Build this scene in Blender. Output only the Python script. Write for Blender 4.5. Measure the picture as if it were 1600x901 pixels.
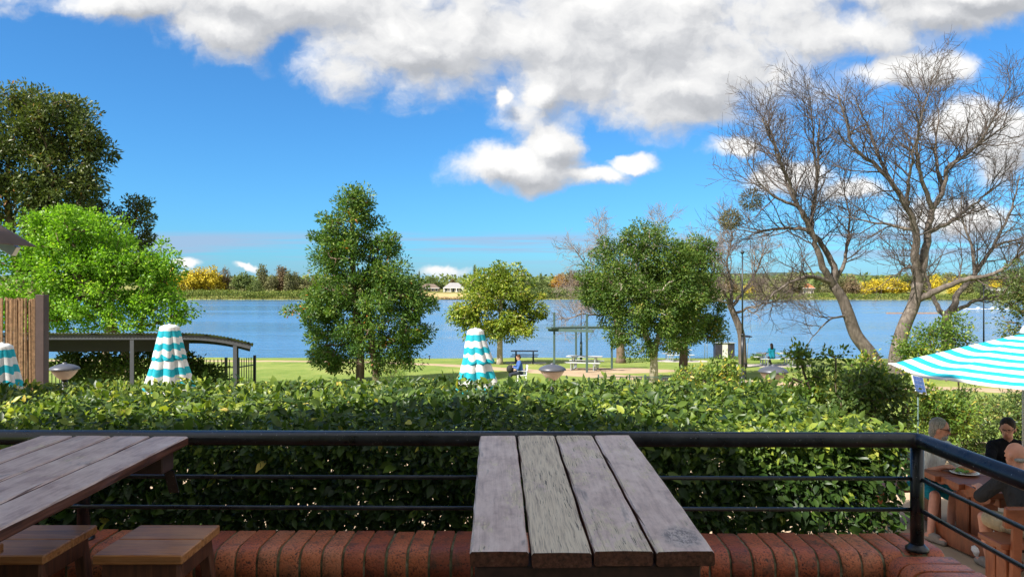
import bpy, bmesh, math, random
import numpy as np
from mathutils import Vector, Matrix
R = math.radians
rng = np.random.default_rng(7)
random.seed(7)
for o in list(bpy.data.objects):
    bpy.data.objects.remove(o)
scene = bpy.context.scene
COL = scene.collection

# ------------------------------------------------------------------ camera
EYE = 1.65
FOC = 1150.0            # focal length in pixels of a 1600 px wide picture
cam_d = bpy.data.cameras.new('camera')
cam_d.sensor_width = 36.0
cam_d.lens = FOC / 1600 * 36.0
cam_d.clip_start = 0.05
cam_d.clip_end = 20000
cam = bpy.data.objects.new('camera', cam_d)
cam.location = (0, 0, EYE)
cam.rotation_euler = (R(90.07), 0, 0)
COL.objects.link(cam)
scene.camera = cam

def at(px, py, d):
    """a point at true distance d (metres ahead) seen in direction of photo pixel px, py"""
    return Vector(((px - 800) * d / FOC, d, EYE - (py - 452) * d / FOC))

# ------------------------------------------------------------------ exposure
vs = scene.view_settings
scene.display_settings.display_device = 'sRGB'
vs.view_transform = 'Standard'
vs.look = 'None'
vs.exposure = 1.55
vs.gamma = 1.0
vs.use_curve_mapping = False
scene.cycles.max_bounces = 6
scene.cycles.diffuse_bounces = 3
scene.cycles.glossy_bounces = 3
scene.cycles.transmission_bounces = 4
scene.cycles.transparent_max_bounces = 8
scene.cycles.use_denoising = True
scene.cycles.sample_clamp_indirect = 6.0

# ------------------------------------------------------------------ sun
SUN = Vector((-0.60, -0.46, 0.72)).normalized()      # towards the sun
sun_d = bpy.data.lights.new('sun', 'SUN')
sun_d.energy = 3.4
sun_d.angle = R(0.53)
sun_d.color = (1.0, 0.95, 0.87)
sun_o = bpy.data.objects.new('sun', sun_d)
sun_o.rotation_euler = (-SUN).to_track_quat('-Z', 'Y').to_euler()
sun_o.location = SUN * 60
COL.objects.link(sun_o)

# ------------------------------------------------------------------ node helper
class NT:
    def __init__(s, tree):
        s.t = tree; s.n = tree.nodes; s.l = tree.links
    def put(s, sock, v):
        if v is None: return
        if hasattr(v, 'is_linked') or isinstance(v, bpy.types.NodeSocket):
            s.l.new(v, sock)
        else:
            try: sock.default_value = v
            except Exception:
                sock.default_value = tuple(v) + (1.0,)
    def node(s, kind, **kw):
        n = s.n.new(kind)
        for k, v in kw.items(): setattr(n, k, v)
        return n
    def m(s, op, a, b=None, c=None, clamp=False):
        n = s.n.new('ShaderNodeMath'); n.operation = op; n.use_clamp = clamp
        s.put(n.inputs[0], a); s.put(n.inputs[1], b); s.put(n.inputs[2], c)
        return n.outputs[0]
    def v(s, op, a, b=None, c=None):
        n = s.n.new('ShaderNodeVectorMath'); n.operation = op
        s.put(n.inputs[0], a)
        if b is not None: s.put(n.inputs[3 if op == 'SCALE' else 1], b)
        if c is not None: s.put(n.inputs[2], c)
        return n.outputs[1] if op in ('LENGTH', 'DOT_PRODUCT', 'DISTANCE') else n.outputs[0]
    def xyz(s, vec):
        n = s.n.new('ShaderNodeSeparateXYZ'); s.put(n.inputs[0], vec); return n.outputs
    def cxyz(s, x, y, z):
        n = s.n.new('ShaderNodeCombineXYZ')
        for i, k in enumerate((x, y, z)): s.put(n.inputs[i], k)
        return n.outputs[0]
    def noise(s, vec, scale, detail=4, rough=0.55, dist=0.0, col=False):
        n = s.n.new('ShaderNodeTexNoise')
        s.put(n.inputs['Vector'], vec); s.put(n.inputs['Scale'], scale)
        n.inputs['Detail'].default_value = detail; n.inputs['Roughness'].default_value = rough
        n.inputs['Distortion'].default_value = dist
        return n.outputs['Color' if col else 'Fac']
    def ramp(s, fac, stops, interp='LINEAR'):
        n = s.n.new('ShaderNodeValToRGB'); e = n.color_ramp; e.interpolation = interp
        while len(e.elements) < len(stops): e.elements.new(0.5)
        for el, (p, c) in zip(e.elements, stops):
            el.position = p
            el.color = (c, c, c, 1) if isinstance(c, (int, float)) else tuple(c)[:3] + (1,)
        s.put(n.inputs[0], fac)
        return n.outputs[0]
    def sstep(s, x, lo, hi, a=0.0, b=1.0):
        n = s.n.new('ShaderNodeMapRange'); n.interpolation_type = 'SMOOTHSTEP'
        s.put(n.inputs[0], x); s.put(n.inputs[1], lo); s.put(n.inputs[2], hi)
        s.put(n.inputs[3], a); s.put(n.inputs[4], b)
        return n.outputs[0]
    def mix(s, fac, a, b, blend='MIX'):
        n = s.n.new('ShaderNodeMix'); n.data_type = 'RGBA'; n.blend_type = blend
        s.put(n.inputs[0], fac); s.put(n.inputs[6], a); s.put(n.inputs[7], b)
        return n.outputs[2]
    def bump(s, h, strength=0.3, dist=0.01, normal=None):
        n = s.n.new('ShaderNodeBump'); n.inputs['Strength'].default_value = strength
        n.inputs['Distance'].default_value = dist; s.put(n.inputs['Height'], h)
        if normal is not None: s.put(n.inputs['Normal'], normal)
        return n.outputs[0]

# ------------------------------------------------------------------ sky
world = bpy.data.worlds.new('World')
scene.world = world
world.use_nodes = True
w = NT(world.node_tree)
w.n.clear()
sky = w.node('ShaderNodeTexSky', sky_type='NISHITA')
sky.sun_disc = False
sky.sun_elevation = math.asin(SUN.z)
sky.sun_rotation = math.atan2(SUN.x, SUN.y)
sky.altitude = 10
sky.air_density = 1.0
sky.dust_density = 0.6
sky.ozone_density = 3.0
gen = w.node('ShaderNodeTexCoord').outputs['Generated']
dirv = w.v('NORMALIZE', gen)
dx, dy, dz = w.xyz(dirv)
dyc = w.m('MAXIMUM', dy, 0.08)
U = w.m('DIVIDE', dx, dyc)
V = w.m('DIVIDE', dz, dyc)
front = w.sstep(dy, 0.30, 0.55)
# cumulus bank and single clouds: centres and radii as tangents of bearing and elevation
ELL = [(215, 6, 130, 40), (1330, 52, 150, 46), (1460, 20, 160, 44), (420, 0, 340, 62), (330, 40, 120, 45), (660, 70, 190, 92), (980, 60, 360, 128), (1075, 140, 110, 60),
       (842, 140, 42, 32), (868, 224, 46, 40), (825, 262, 112, 36), (772, 256, 62, 38), (930, 272, 50, 20), (985, 252, 44, 15),
       (776, 150, 20, 18), (1530, -10, 330, 40), (1500, 195, 62, 34), (1570, 225, 70, 60), (1420, 110, 100, 30),
       (1150, 240, 48, 22), (1220, 280, 70, 26), 
       (690, 421, 46, 15), (285, 412, 26, 9), (380, 414, 20, 7), (1330, 300, 60, 18), (1480, 340, 90, 30)]
def ell_field(p):
    best = None
    for (cx, cy, rx, ry) in ELL:
        u, v_, a, b = (cx - 800) / FOC, (452 - cy) / FOC, rx / FOC, ry / FOC
        q = w.v('MULTIPLY_ADD', p, (1 / a, 1 / b, 0), (-u / a, -v_ / b, 0))
        ln = w.v('LENGTH', q)
        best = ln if best is None else w.m('SMOOTH_MIN', best, ln, 0.25)
    return w.m('SUBTRACT', 1.0, best)
def puff(p):
    big = w.noise(w.v('MULTIPLY', p, (1, 1.3, 1)), 12.0, 7, 0.54, 0.0)
    return w.m('SUBTRACT', big, 0.5)
PU = w.cxyz(U, V, 3.1)
wn = w.v('SUBTRACT', w.noise(PU, 9.0, 5, 0.62, 0.0, True), (0.5, 0.5, 0.5))
wv = w.v('MULTIPLY', wn, (0.085, 0.06, 0.0))
P0 = w.v('ADD', PU, wv)
P1 = w.v('ADD', P0, (-0.016, 0.022, 0.0))
gq = w.v('DIVIDE', dirv, w.m('ADD', w.m('MAXIMUM', dz, 0.0), 0.25))
away = w.m('SUBTRACT', w.m('MULTIPLY', w.noise(gq, 1.1, 5, 0.55), 3.2), 1.00)     # rest of the sky
def density(p):
    f = w.m('MULTIPLY', w.m('ADD', w.m('MAXIMUM', ell_field(p), -1.0), 0.10), 1.35)
    f = w.m('MULTIPLY_ADD', puff(p), 2.3, f)
    g = w.m('MULTIPLY_ADD', puff(p), 1.2, away)
    a = w.m('MULTIPLY', f, front)
    return w.m('ADD', a, w.m('MULTIPLY', g, w.m('SUBTRACT', 1.0, front)))
D0 = density(P0)
D1 = density(P1)
mask = w.sstep(D0, -0.24, 0.66)
mask = w.m('MULTIPLY', mask, w.sstep(dz, 0.0, 0.03))
lit = w.m('SUBTRACT', D0, D1)
shade = w.m('MULTIPLY_ADD', lit, 0.75, 0.62)
core = w.sstep(D0, 0.25, 1.25)                       # thick middles let less light through
shade = w.m('SUBTRACT', shade, w.m('MULTIPLY', core, 0.13), clamp=True)
ccol = w.ramp(shade, [(0.0, (2.75, 2.85, 3.05)), (0.34, (3.6, 3.68, 3.85)), (0.60, (4.7, 4.73, 4.8)), (1.0, (5.9, 5.87, 5.8))])
# low flat streaks of cloud near the horizon
st = w.noise(w.cxyz(w.m('MULTIPLY', U, 1.6), w.m('MULTIPLY', V, 46), 0.3), 1.0, 4, 0.6)
band = w.m('MULTIPLY', w.sstep(V, 0.02, 0.055), w.sstep(V, 0.082, 0.070))
streak = w.m('MULTIPLY', w.m('MULTIPLY', w.sstep(st, 0.40, 0.56), band), 0.8)
low = w.m('MULTIPLY', w.sstep(V, 0.055, 0.01), 0.42)
skyc = w.mix(1.0, sky.outputs[0], (0.30, 0.70, 1.02, 1), 'MULTIPLY')
skyc = w.mix(w.m('MAXIMUM', streak, low), skyc, (2.3, 3.1, 4.4, 1))
skyc = w.mix(mask, skyc, ccol)
bg = w.node('ShaderNodeBackground')
bg.inputs['Strength'].default_value = 0.06
w.l.new(skyc, bg.inputs['Color'])
wo = w.node('ShaderNodeOutputWorld')
w.l.new(bg.outputs[0], wo.inputs['Surface'])

# ------------------------------------------------------------------ mesh helpers
def new_mesh(name, verts, faces, smooth=False):
    me = bpy.data.meshes.new(name)
    me.from_pydata([tuple(v) for v in verts], [], faces)
    if smooth:
        me.polygons.foreach_set('use_smooth', [True] * len(me.polygons))
    me.update()
    return me

def obj(name, me, mat=None, parent=None, loc=None, rot=None, scale=None):
    o = bpy.data.objects.new(name, me)
    COL.objects.link(o)
    if mat is not None and me is not None:
        if len(me.materials) == 0: me.materials.append(mat)
    if parent is not None: o.parent = parent
    if loc is not None: o.location = loc
    if rot is not None: o.rotation_euler = rot
    if scale is not None: o.scale = scale
    return o

def tag(o, label, cat, group=None):
    o['label'] = label; o['category'] = cat
    if group: o['group'] = group
    return o

def thing(name, label, cat, loc=(0, 0, 0), rz=0.0, group=None):
    o = bpy.data.objects.new(name, None)
    COL.objects.link(o)
    o.empty_display_size = 0.1
    o.location = loc; o.rotation_euler = (0, 0, rz)
    return tag(o, label, cat, group)

def copy_tree(o, parent=None):
    c = o.copy(); COL.objects.link(c); c.parent = parent
    for ch in list(o.children): copy_tree(ch, c)
    return c

class MB:
    """collects shapes of ONE part"""
    def __init__(s): s.v = []; s.f = []
    def add(s, verts, faces):
        k = len(s.v)
        s.v += [tuple(p) for p in verts]
        s.f += [tuple(i + k for i in f) for f in faces]
        return s
    def box(s, c, size, rot=None, ch=0.0):
        hx, hy, hz = (x / 2 for x in size)
        M = rot if rot is not None else Matrix.Identity(3)
        c = Vector(c)
        if ch <= 0:
            vs = [c + M @ Vector((sx * hx, sy * hy, sz * hz)) for sx in (-1, 1) for sy in (-1, 1) for sz in (-1, 1)]
            fs = [(0, 1, 3, 2), (4, 6, 7, 5), (0, 4, 5, 1), (2, 3, 7, 6), (0, 2, 6, 4), (1, 5, 7, 3)]
            return s.add(vs, fs)
        # chamfered box: 24 vertices
        bm = bmesh.new()
        bmesh.ops.create_cube(bm, size=1.0)
        bmesh.ops.scale(bm, vec=(2 * hx, 2 * hy, 2 * hz), verts=bm.verts)
        bmesh.ops.bevel(bm, geom=bm.edges[:], offset=ch, segments=1, affect='EDGES', profile=0.5)
        bm.verts.index_update()
        s.add([c + M @ v.co for v in bm.verts], [[v.index for v in f.verts] for f in bm.faces])
        bm.free()
        return s
    def bar(s, a, b, wdt, dep, up=Vector((0, 0, 1)), ch=0.0):
        a, b = Vector(a), Vector(b)
        d = b - a; L = d.length; z = d.normalized()
        x = up.cross(z)
        if x.length < 1e-4: x = Vector((1, 0, 0)).cross(z)
        x.normalize(); y = z.cross(x)
        return s.box((a + b) / 2, (wdt, dep, L), Matrix((x, y, z)).transposed(), ch)
    def tube(s, pts, radii, n=8, cap=True):
        pts = [Vector(p) for p in pts]
        if isinstance(radii, (int, float)): radii = [radii] * len(pts)
        rings = []; prev = None
        for i, p in enumerate(pts):
            t = (pts[min(i + 1, len(pts) - 1)] - pts[max(i - 1, 0)])
            if t.length < 1e-9: t = Vector((0, 0, 1))
            t.normalize()
            if prev is None:
                x = t.orthogonal().normalized()
            else:
                x = prev - t * prev.dot(t)
                x = x.normalized() if x.length > 1e-6 else t.orthogonal().normalized()
            prev = x; y = t.cross(x)
            rings.append([p + (x * math.cos(2 * math.pi * k / n) + y * math.sin(2 * math.pi * k / n)) * radii[i] for k in range(n)])
        vs = [v for r in rings for v in r]
        fs = []
        for i in range(len(pts) - 1):
            for k in range(n):
                a, b = i * n + k, i * n + (k + 1) % n
                fs.append((a, b, b + n, a + n))
        if cap:
            fs.append(tuple(range(n - 1, -1, -1)))
            fs.append(tuple((len(pts) - 1) * n + k for k in range(n)))
        return s.add(vs, fs)
    def lathe(s, prof, n=24, c=(0, 0, 0)):
        c = Vector(c); vs = []; fs = []
        for (r, z) in prof:
            for k in range(n):
                a = 2 * math.pi * k / n
                vs.append(c + Vector((r * math.cos(a), r * math.sin(a), z)))
        for i in range(len(prof) - 1):
            for k in range(n):
                a, b = i * n + k, i * n + (k + 1) % n
                fs.append((a, b, b + n, a + n))
        fs.append(tuple(range(n - 1, -1, -1)))
        fs.append(tuple((len(prof) - 1) * n + k for k in range(n)))
        return s.add(vs, fs)
    def ball(s, c, r, n=12, m=8, M=None):
        c = Vector(c)
        if isinstance(r, (int, float)): r = (r, r, r)
        vs = []; fs = []
        for i in range(1, m):
            th = math.pi * i / m
            for k in range(n):
                a = 2 * math.pi * k / n
                p = Vector((r[0] * math.sin(th) * math.cos(a), r[1] * math.sin(th) * math.sin(a), r[2] * math.cos(th)))
                vs.append(c + (M @ p if M is not None else p))
        tp = Vector((0, 0, r[2])); vs.append(c + (M @ tp if M is not None else tp)); vs.append(c - (M @ tp if M is not None else tp))
        for i in range(m - 2):
            for k in range(n):
                a, b = i * n + k, i * n + (k + 1) % n
                fs.append((a, a + n, b + n, b))
        T = (m - 1) * n
        for k in range(n):
            fs.append((T, k, (k + 1) % n)); fs.append((T + 1, (m - 2) * n + (k + 1) % n, (m - 2) * n + k))
        return s.add(vs, fs)
    def capsule(s, a, b, ra, rb, n=12):
        a, b = Vector(a), Vector(b)
        d = (b - a)
        if d.length < 1e-6: return s.ball(a, ra)
        t = d.normalized()
        pts = []; rad = []
        for q in (-1.0, -0.92, -0.7, -0.38): pts.append(a + t * ra * q); rad.append(ra * math.sqrt(max(0, 1 - q * q)) + 1e-4)
        pts.append(a); rad.append(ra)
        pts.append(b); rad.append(rb)
        for q in (0.38, 0.7, 0.92, 1.0): pts.append(b + t * rb * q); rad.append(rb * math.sqrt(max(0, 1 - q * q)) + 1e-4)
        return s.tube(pts, rad, n)
    def mesh(s, name, smooth=False): return new_mesh(name, s.v, s.f, smooth)
    def build(s, name, mat, parent=None, smooth=False, **kw):
        return obj(name, s.mesh(name, smooth), mat, parent, **kw)

def shade_auto(o, ang=35):
    """smooth faces, sharp at edges steeper than ang"""
    me = o.data
    bm = bmesh.new(); bm.from_mesh(me)
    for f in bm.faces: f.smooth = True
    for e in bm.edges:
        if len(e.link_faces) == 2 and e.calc_face_angle() > R(ang): e.smooth = False
    bm.to_mesh(me); bm.free()
    return o

# leaf templates: side, along, up
LEAF_SIMPLE = (np.array([(0, 0, 0), (-.5, .45, .06), (.5, .45, .06), (0, 1, -.08), (0, .48, 0)], float),
               [(0, 4, 1), (4, 3, 1), (0, 2, 4), (4, 2, 3)])
LEAF_FULL = (np.array([(0, 0, 0), (-.42, .25, .05), (-.46, .58, .04), (0, 1, -.14), (.46, .58, .04), (.42, .25, .05),
                       (0, .27, -.02), (0, .6, -.03)], float),
             [(0, 6, 1), (0, 5, 6), (1, 6, 7, 2), (6, 5, 4, 7), (2, 7, 3), (7, 4, 3)])
LEAF_QUAD = (np.array([(-.5, 0, 0), (.5, 0, 0), (.5, 1, 0), (-.5, 1, 0)], float), [(0, 1, 2, 3)])
LEAF_KITE = (np.array([(0, 0, 0), (.5, .42, .05), (0, 1, -.05), (-.5, .42, .05)], float), [(0, 1, 2, 3)])

def unit(a): return a / np.maximum(np.linalg.norm(a, axis=1, keepdims=True), 1e-9)

def leaf_mesh(name, P, D, N, L, W, tint, tpl=LEAF_SIMPLE):
    tv, tf = tpl
    n = len(P); k = len(tv)
    D = unit(D); S = unit(np.cross(D, N)); Nn = np.cross(S, D)
    V = (P[:, None, :] + tv[None, :, 0, None] * (W[:, None, None] * S[:, None, :])
         + tv[None, :, 1, None] * (L[:, None, None] * D[:, None, :])
         + tv[None, :, 2, None] * (L[:, None, None] * Nn[:, None, :])).reshape(-1, 3)
    me = bpy.data.meshes.new(name)
    me.vertices.add(n * k)
    me.vertices.foreach_set('co', V.ravel().astype(np.float32))
    sizes = np.array([len(f) for f in tf]); flat = np.concatenate([np.array(f) for f in tf])
    loops = (flat[None, :] + (np.arange(n) * k)[:, None]).ravel()
    me.loops.add(len(loops)); me.loops.foreach_set('vertex_index', loops.astype(np.int32))
    totals = np.tile(sizes, n); starts = np.concatenate([[0], np.cumsum(totals)[:-1]])
    me.polygons.add(len(totals))
    me.polygons.foreach_set('loop_start', starts.astype(np.int32))
    me.polygons.foreach_set('loop_total', totals.astype(np.int32))
    me.polygons.foreach_set('use_smooth', np.ones(len(totals), bool))
    at_ = me.attributes.new('tint', 'FLOAT', 'POINT')
    at_.data.foreach_set('value', np.repeat(tint, k).astype(np.float32))
    me.update(calc_edges=True)
    return me

def rand_dirs(n): return unit(rng.normal(size=(n, 3)))

def fbm2(x, y, seed=0):
    """cheap smooth noise, -1..1"""
    r = np.random.default_rng(seed); o = np.zeros_like(x); a = 1.0; f = 1.0; t = 0
    for _ in range(4):
        for _ in range(3):
            k = r.normal(size=2) * f; ph = r.uniform(0, 6.28)
            o = o + a * np.sin(k[0] * x + k[1] * y + ph) / 3
        t += a; a *= 0.55; f *= 2.0
    return o / t * 1.4

def merge_meshes(name, parts):
    """join (verts, faces) built by MB objects"""
    mb = MB()
    for p in parts: mb.add(p.v, p.f)
    return mb

# ------------------------------------------------------------------ materials
MATS = {}
def mat(name):
    m_ = bpy.data.materials.new(name); m_.use_nodes = True
    t = NT(m_.node_tree); t.n.clear()
    out = t.node('ShaderNodeOutputMaterial')
    MATS[name] = m_
    return m_, t, out
def principled(t, out, base, rough=0.6, metal=0.0, spec=0.5, normal=None, coat=0.0, sub=None):
    p = t.node('ShaderNodeBsdfPrincipled')
    t.put(p.inputs['Base Color'], base if hasattr(base, 'is_linked') else tuple(base)[:3] + (1,))
    t.put(p.inputs['Roughness'], rough); t.put(p.inputs['Metallic'], metal)
    t.put(p.inputs['Specular IOR Level'], spec)
    p.inputs['Coat Weight'].default_value = coat
    if normal is not None: t.l.new(normal, p.inputs['Normal'])
    if out is not None: t.l.new(p.outputs[0], out.inputs['Surface'])
    return p
def ocoord(t, rnd=True):
    co = t.node('ShaderNodeTexCoord').outputs['Object']
    if rnd:
        r = t.node('ShaderNodeObjectInfo').outputs['Random']
        co = t.v('ADD', co, t.cxyz(t.m('MULTIPLY', r, 37.0), t.m('MULTIPLY', r, 19.0), t.m('MULTIPLY', r, 53.0)))
    return co
def rnd_of(t): return t.node('ShaderNodeObjectInfo').outputs['Random']

def simple_mat(name, base, rough=0.6, metal=0.0, var=0.15, scale=6.0, bump=0.0, spec=0.5, detail=4):
    m_, t, out = mat(name)
    co = ocoord(t)
    f = t.noise(co, scale, detail, 0.6)
    b = np.array(base[:3])
    c = t.ramp(f, [(0.25, tuple(b * (1 - var))), (0.75, tuple(np.minimum(b * (1 + var), 0.95)))])
    nrm = t.bump(t.noise(co, scale * 6, 3), bump, 0.01) if bump else None
    principled(t, out, c, rough, metal, spec, nrm)
    return m_

def leaf_mat(name, stops, rough=0.5, trans=0.30, tcol=None, spec=0.28):
    m_, t, out = mat(name)
    a = t.node('ShaderNodeAttribute'); a.attribute_name = 'tint'
    c = t.ramp(a.outputs['Fac'], stops)
    geo = t.node('ShaderNodeNewGeometry')
    c2 = t.mix(t.m('MULTIPLY', geo.outputs['Backfacing'], 0.22), c, (0.22, 0.28, 0.10, 1))
    p = principled(t, None, c2, rough, 0, spec)
    tr = t.node('ShaderNodeBsdfTranslucent')
    tc = t.mix(1.0, c, tcol or (1.5, 1.6, 0.6, 1), 'MULTIPLY')
    t.l.new(tc, tr.inputs['Color'])
    mx = t.node('ShaderNodeMixShader'); mx.inputs[0].default_value = trans
    t.l.new(p.outputs[0], mx.inputs[1]); t.l.new(tr.outputs[0], mx.inputs[2])
    t.l.new(mx.outputs[0], out.inputs['Surface'])
    return m_

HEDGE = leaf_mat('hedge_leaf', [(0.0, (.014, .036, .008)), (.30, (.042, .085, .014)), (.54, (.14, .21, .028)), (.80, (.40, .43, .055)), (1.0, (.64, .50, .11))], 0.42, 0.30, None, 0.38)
HEDGE_NEW = HEDGE
LEAF_CONE = leaf_mat('broad_leaf_dark', [(0, (.026, .068, .012)), (.5, (.080, .160, .024)), (.88, (.20, .275, .040)), (.97, (.28, .32, .06)), (1.0, (.42, .14, .03))], 0.5, 0.28)
LEAF_YEL = leaf_mat('broad_leaf_yellow_green', [(0, (.07, .12, .015)), (.5, (.18, .25, .026)), (.9, (.37, .38, .05)), (1, (.48, .38, .08))], 0.4, 0.32)
LEAF_MID = leaf_mat('broad_leaf_mid', [(0, (.030, .070, .012)), (.5, (.088, .155, .024)), (.92, (.205, .25, .042)), (1, (.32, .25, .07))], 0.5, 0.28)
LEAF_LIME = leaf_mat('lime_leaf', [(0, (.075, .17, .014)), (.5, (.17, .33, .024)), (.9, (.29, .47, .04)), (1, (.42, .52, .08))], 0.42, 0.42, (1.3, 1.5, .5, 1))
LEAF_DARK = leaf_mat('old_tree_leaf', [(0, (.034, .055, .016)), (.5, (.085, .115, .030)), (.9, (.17, .185, .048)), (1, (.26, .12, .04))], 0.4, 0.22)
LEAF_SHRUB = leaf_mat('shrub_leaf', [(0, (.040, .090, .020)), (.5, (.11, .19, .030)), (.86, (.25, .32, .050)), (1, (.55, .40, .06))], 0.36, 0.34)
LEAF_SHRUB2 = leaf_mat('shrub_leaf_dark', [(0, (.028, .060, .016)), (.5, (.075, .125, .030)), (.9, (.18, .23, .050)), (1, (.32, .28, .08))], 0.4, 0.32)
LEAF_WATTLE = leaf_mat('wattle_bloom', [(0, (.30, .24, .025)), (.5, (.58, .45, .03)), (1, (.76, .60, .05))], 0.7, 0.2, (1.1, 1.1, .6, 1), 0.2)
LEAF_FAR = leaf_mat('far_leaf_green', [(0, (.045, .075, .022)), (.5, (.10, .14, .038)), (1, (.18, .21, .06))], 0.6, 0.2, None, 0.2)
LEAF_OLIVE = leaf_mat('far_leaf_olive', [(0, (.075, .08, .036)), (.5, (.15, .15, .066)), (1, (.25, .235, .11))], 0.6, 0.2, None, 0.2)
LEAF_BROWN = leaf_mat('far_leaf_brown', [(0, (.08, .055, .03)), (.5, (.16, .11, .06)), (1, (.26, .19, .11))], 0.6, 0.2, None, 0.2)
LEAF_ORANGE = leaf_mat('far_leaf_orange', [(0, (.16, .07, .015)), (.5, (.36, .17, .022)), (1, (.50, .32, .04))], 0.6, 0.25, (1.2, 1.1, .6, 1), 0.2)
LEAF_REED = leaf_mat('bank_reed', [(0, (.06, .09, .02)), (.5, (.13, .17, .03)), (1, (.23, .25, .055))], 0.6, 0.25, None, 0.2)
LEAF_MIST = leaf_mat('mistletoe_leaf', [(0, (.05, .045, .02)), (.5, (.11, .095, .04)), (1, (.18, .14, .06))], 0.6, 0.2)

def bark_mat(name, c0, c1, c2, scale=3.0):
    m_, t, out = mat(name)
    co = ocoord(t)
    st = t.v('MULTIPLY', co, (1, 1, 0.25))
    f = t.noise(st, scale * 3, 6, 0.65, 0.6)
    g = t.noise(co, scale * 0.4, 3)
    c = t.ramp(t.m('ADD', t.m('MULTIPLY', f, 0.7), t.m('MULTIPLY', g, 0.3)), [(.3, c0), (.5, c1), (.68, c2)])
    principled(t, out, c, 0.85, 0, 0.2, t.bump(f, 0.6, 0.03))
    return m_
BARK = bark_mat('bark_brown', (.06, .042, .03), (.15, .105, .075), (.26, .20, .15))
BARK_PALE = bark_mat('bark_pale', (.20, .16, .12), (.38, .32, .26), (.52, .46, .39))
BARK_BARE = bark_mat('bark_grey_brown', (.048, .039, .034), (.115, .094, .080), (.23, .195, .165))
TWIG = bark_mat('bark_twig', (.055, .042, .038), (.095, .074, .066), (.15, .12, .105), 1.0)
TWIG_PALE = bark_mat('bark_twig_pale', (.16, .12, .10), (.25, .20, .17), (.34, .28, .24), 1.0)
STEM = simple_mat('hedge_stem', (.09, .065, .04), 0.8, var=0.4, scale=8)

# weathered table boards: worn mauve paint over silvered timber, grain along local y
def wood_worn(name, amount, warm=0.0, knot=None):
    m_, t, out = mat(name)
    raw = t.node('ShaderNodeTexCoord').outputs['Object']
    co = ocoord(t); r = rnd_of(t)
    wob = t.v('MULTIPLY', t.v('SUBTRACT', t.noise(co, 9, 3, .5, 0, True), (.5, .5, .5)), (.012, 0, 0))
    cw = t.v('ADD', co, wob)
    g1 = t.noise(t.v('MULTIPLY', cw, (1, 0.028, 1)), 330, 5, 0.6)                 # fine grain
    g2 = t.noise(t.v('MULTIPLY', cw, (1, 0.05, 1)), 90, 4, 0.6)
    blot = t.noise(t.v('MULTIPLY', co, (1, 0.55, 1)), 7.0, 6, 0.66, 0.3)
    fleck = t.noise(t.v('MULTIPLY', co, (1, 0.40, 1)), 75, 4, 0.7)
    wear = t.m('ADD', t.m('ADD', t.m('MULTIPLY', blot, 0.95), t.m('MULTIPLY', fleck, 0.5)), t.m('MULTIPLY', t.m('SUBTRACT', r, .5), 0.10))
    worn = t.sstep(t.m('ADD', wear, amount - .5), 0.70, 0.80)
    p0, p1, p2 = ((.40, .27, .22), (.68, .51, .425), (.84, .67, .57)) if not warm else ((.38, .225, .17), (.64, .455, .37), (.80, .62, .52))
    paint = t.ramp(t.m('ADD', t.m('MULTIPLY', t.noise(t.v('MULTIPLY', co, (1, .45, 1)), 15, 6, 0.7, .3), .7), t.m('MULTIPLY', g2, .3)), [(.34, p0), (.50, p1), (.66, p2)])
    bare = t.ramp(t.m('ADD', t.m('MULTIPLY', g1, .65), t.m('MULTIPLY', g2, .35)), [(.34, (.22, .17, .12)), (.42, (.52, .43, .31)), (.54, (.78, .66, .47)), (.8, (.82, .73, .56))])
    c = t.mix(t.m('MULTIPLY', worn, .85), paint, bare)
    crack = t.sstep(t.noise(t.v('MULTIPLY', cw, (1, 0.05, 1)), 210, 3, .55), 0.40, 0.34)
    area = t.sstep(t.noise(co, 5.5, 4, .6), .36, .56)
    crk = t.m('MULTIPLY', crack, t.m('MULTIPLY_ADD', t.m('MULTIPLY', worn, area), .80, .10))
    c = t.mix(crk, c, (.055, .045, .04, 1))
    rot = t.m('MULTIPLY', t.sstep(t.noise(t.v('MULTIPLY', co, (1, .30, 1)), 8, 5, .62, .5), .57, .69), t.sstep(g2, .40, .58))
    c = t.mix(t.m('MULTIPLY', rot, .70), c, (.09, .075, .07, 1))
    if knot:
        q = t.v('MULTIPLY', t.v('ADD', t.v('SUBTRACT', raw, knot), t.v('MULTIPLY', t.v('SUBTRACT', t.noise(raw, 38, 4, .6, 0, True), (.5, .5, .5)), (.05, .05, 0))), (1.0, .72, 0))
        dk = t.v('LENGTH', q)
        kn = t.noise(t.v('MULTIPLY', raw, (1, .6, 1)), 55, 5, .7, 1.2)
        blob = t.m('MULTIPLY', t.sstep(dk, .058, .030), t.sstep(kn, .44, .56))
        c = t.mix(t.m('MULTIPLY', t.sstep(dk, .070, .030), .45), c, (.34, .30, .27, 1))
        c = t.mix(t.m('MULTIPLY', blob, .65), c, (.045, .038, .036, 1))
    nz = t.xyz(t.node('ShaderNodeNewGeometry').outputs['Normal'])[2]
    side = t.sstep(nz, 0.75, 0.35)                                # edges of each board are a darker red-brown
    c = t.mix(side, c, t.ramp(g2, [(.35, (.06, .025, .018)), (.6, (.17, .065, .042)), (.8, (.24, .12, .085))]))
    h = t.m('SUBTRACT', t.m('MULTIPLY', g1, .35), t.m('ADD', t.m('MULTIPLY', worn, .15), t.m('MULTIPLY', crk, .8)))
    principled(t, out, c, t.m('MULTIPLY_ADD', worn, .25, .40), 0, .4, t.bump(h, .5, .004))
    return m_
WOOD_A = wood_worn('worn_timber_smooth', .40)
WOOD_B = wood_worn('worn_timber_checked', .66)
WOOD_C = wood_worn('worn_timber_mixed', .52)
WOOD_D = wood_worn('worn_timber_knotted', .44, 0.0, (.012, -1.055, 0))
WOOD_L = wood_worn('worn_timber_brown', .36, 1.0)

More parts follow.
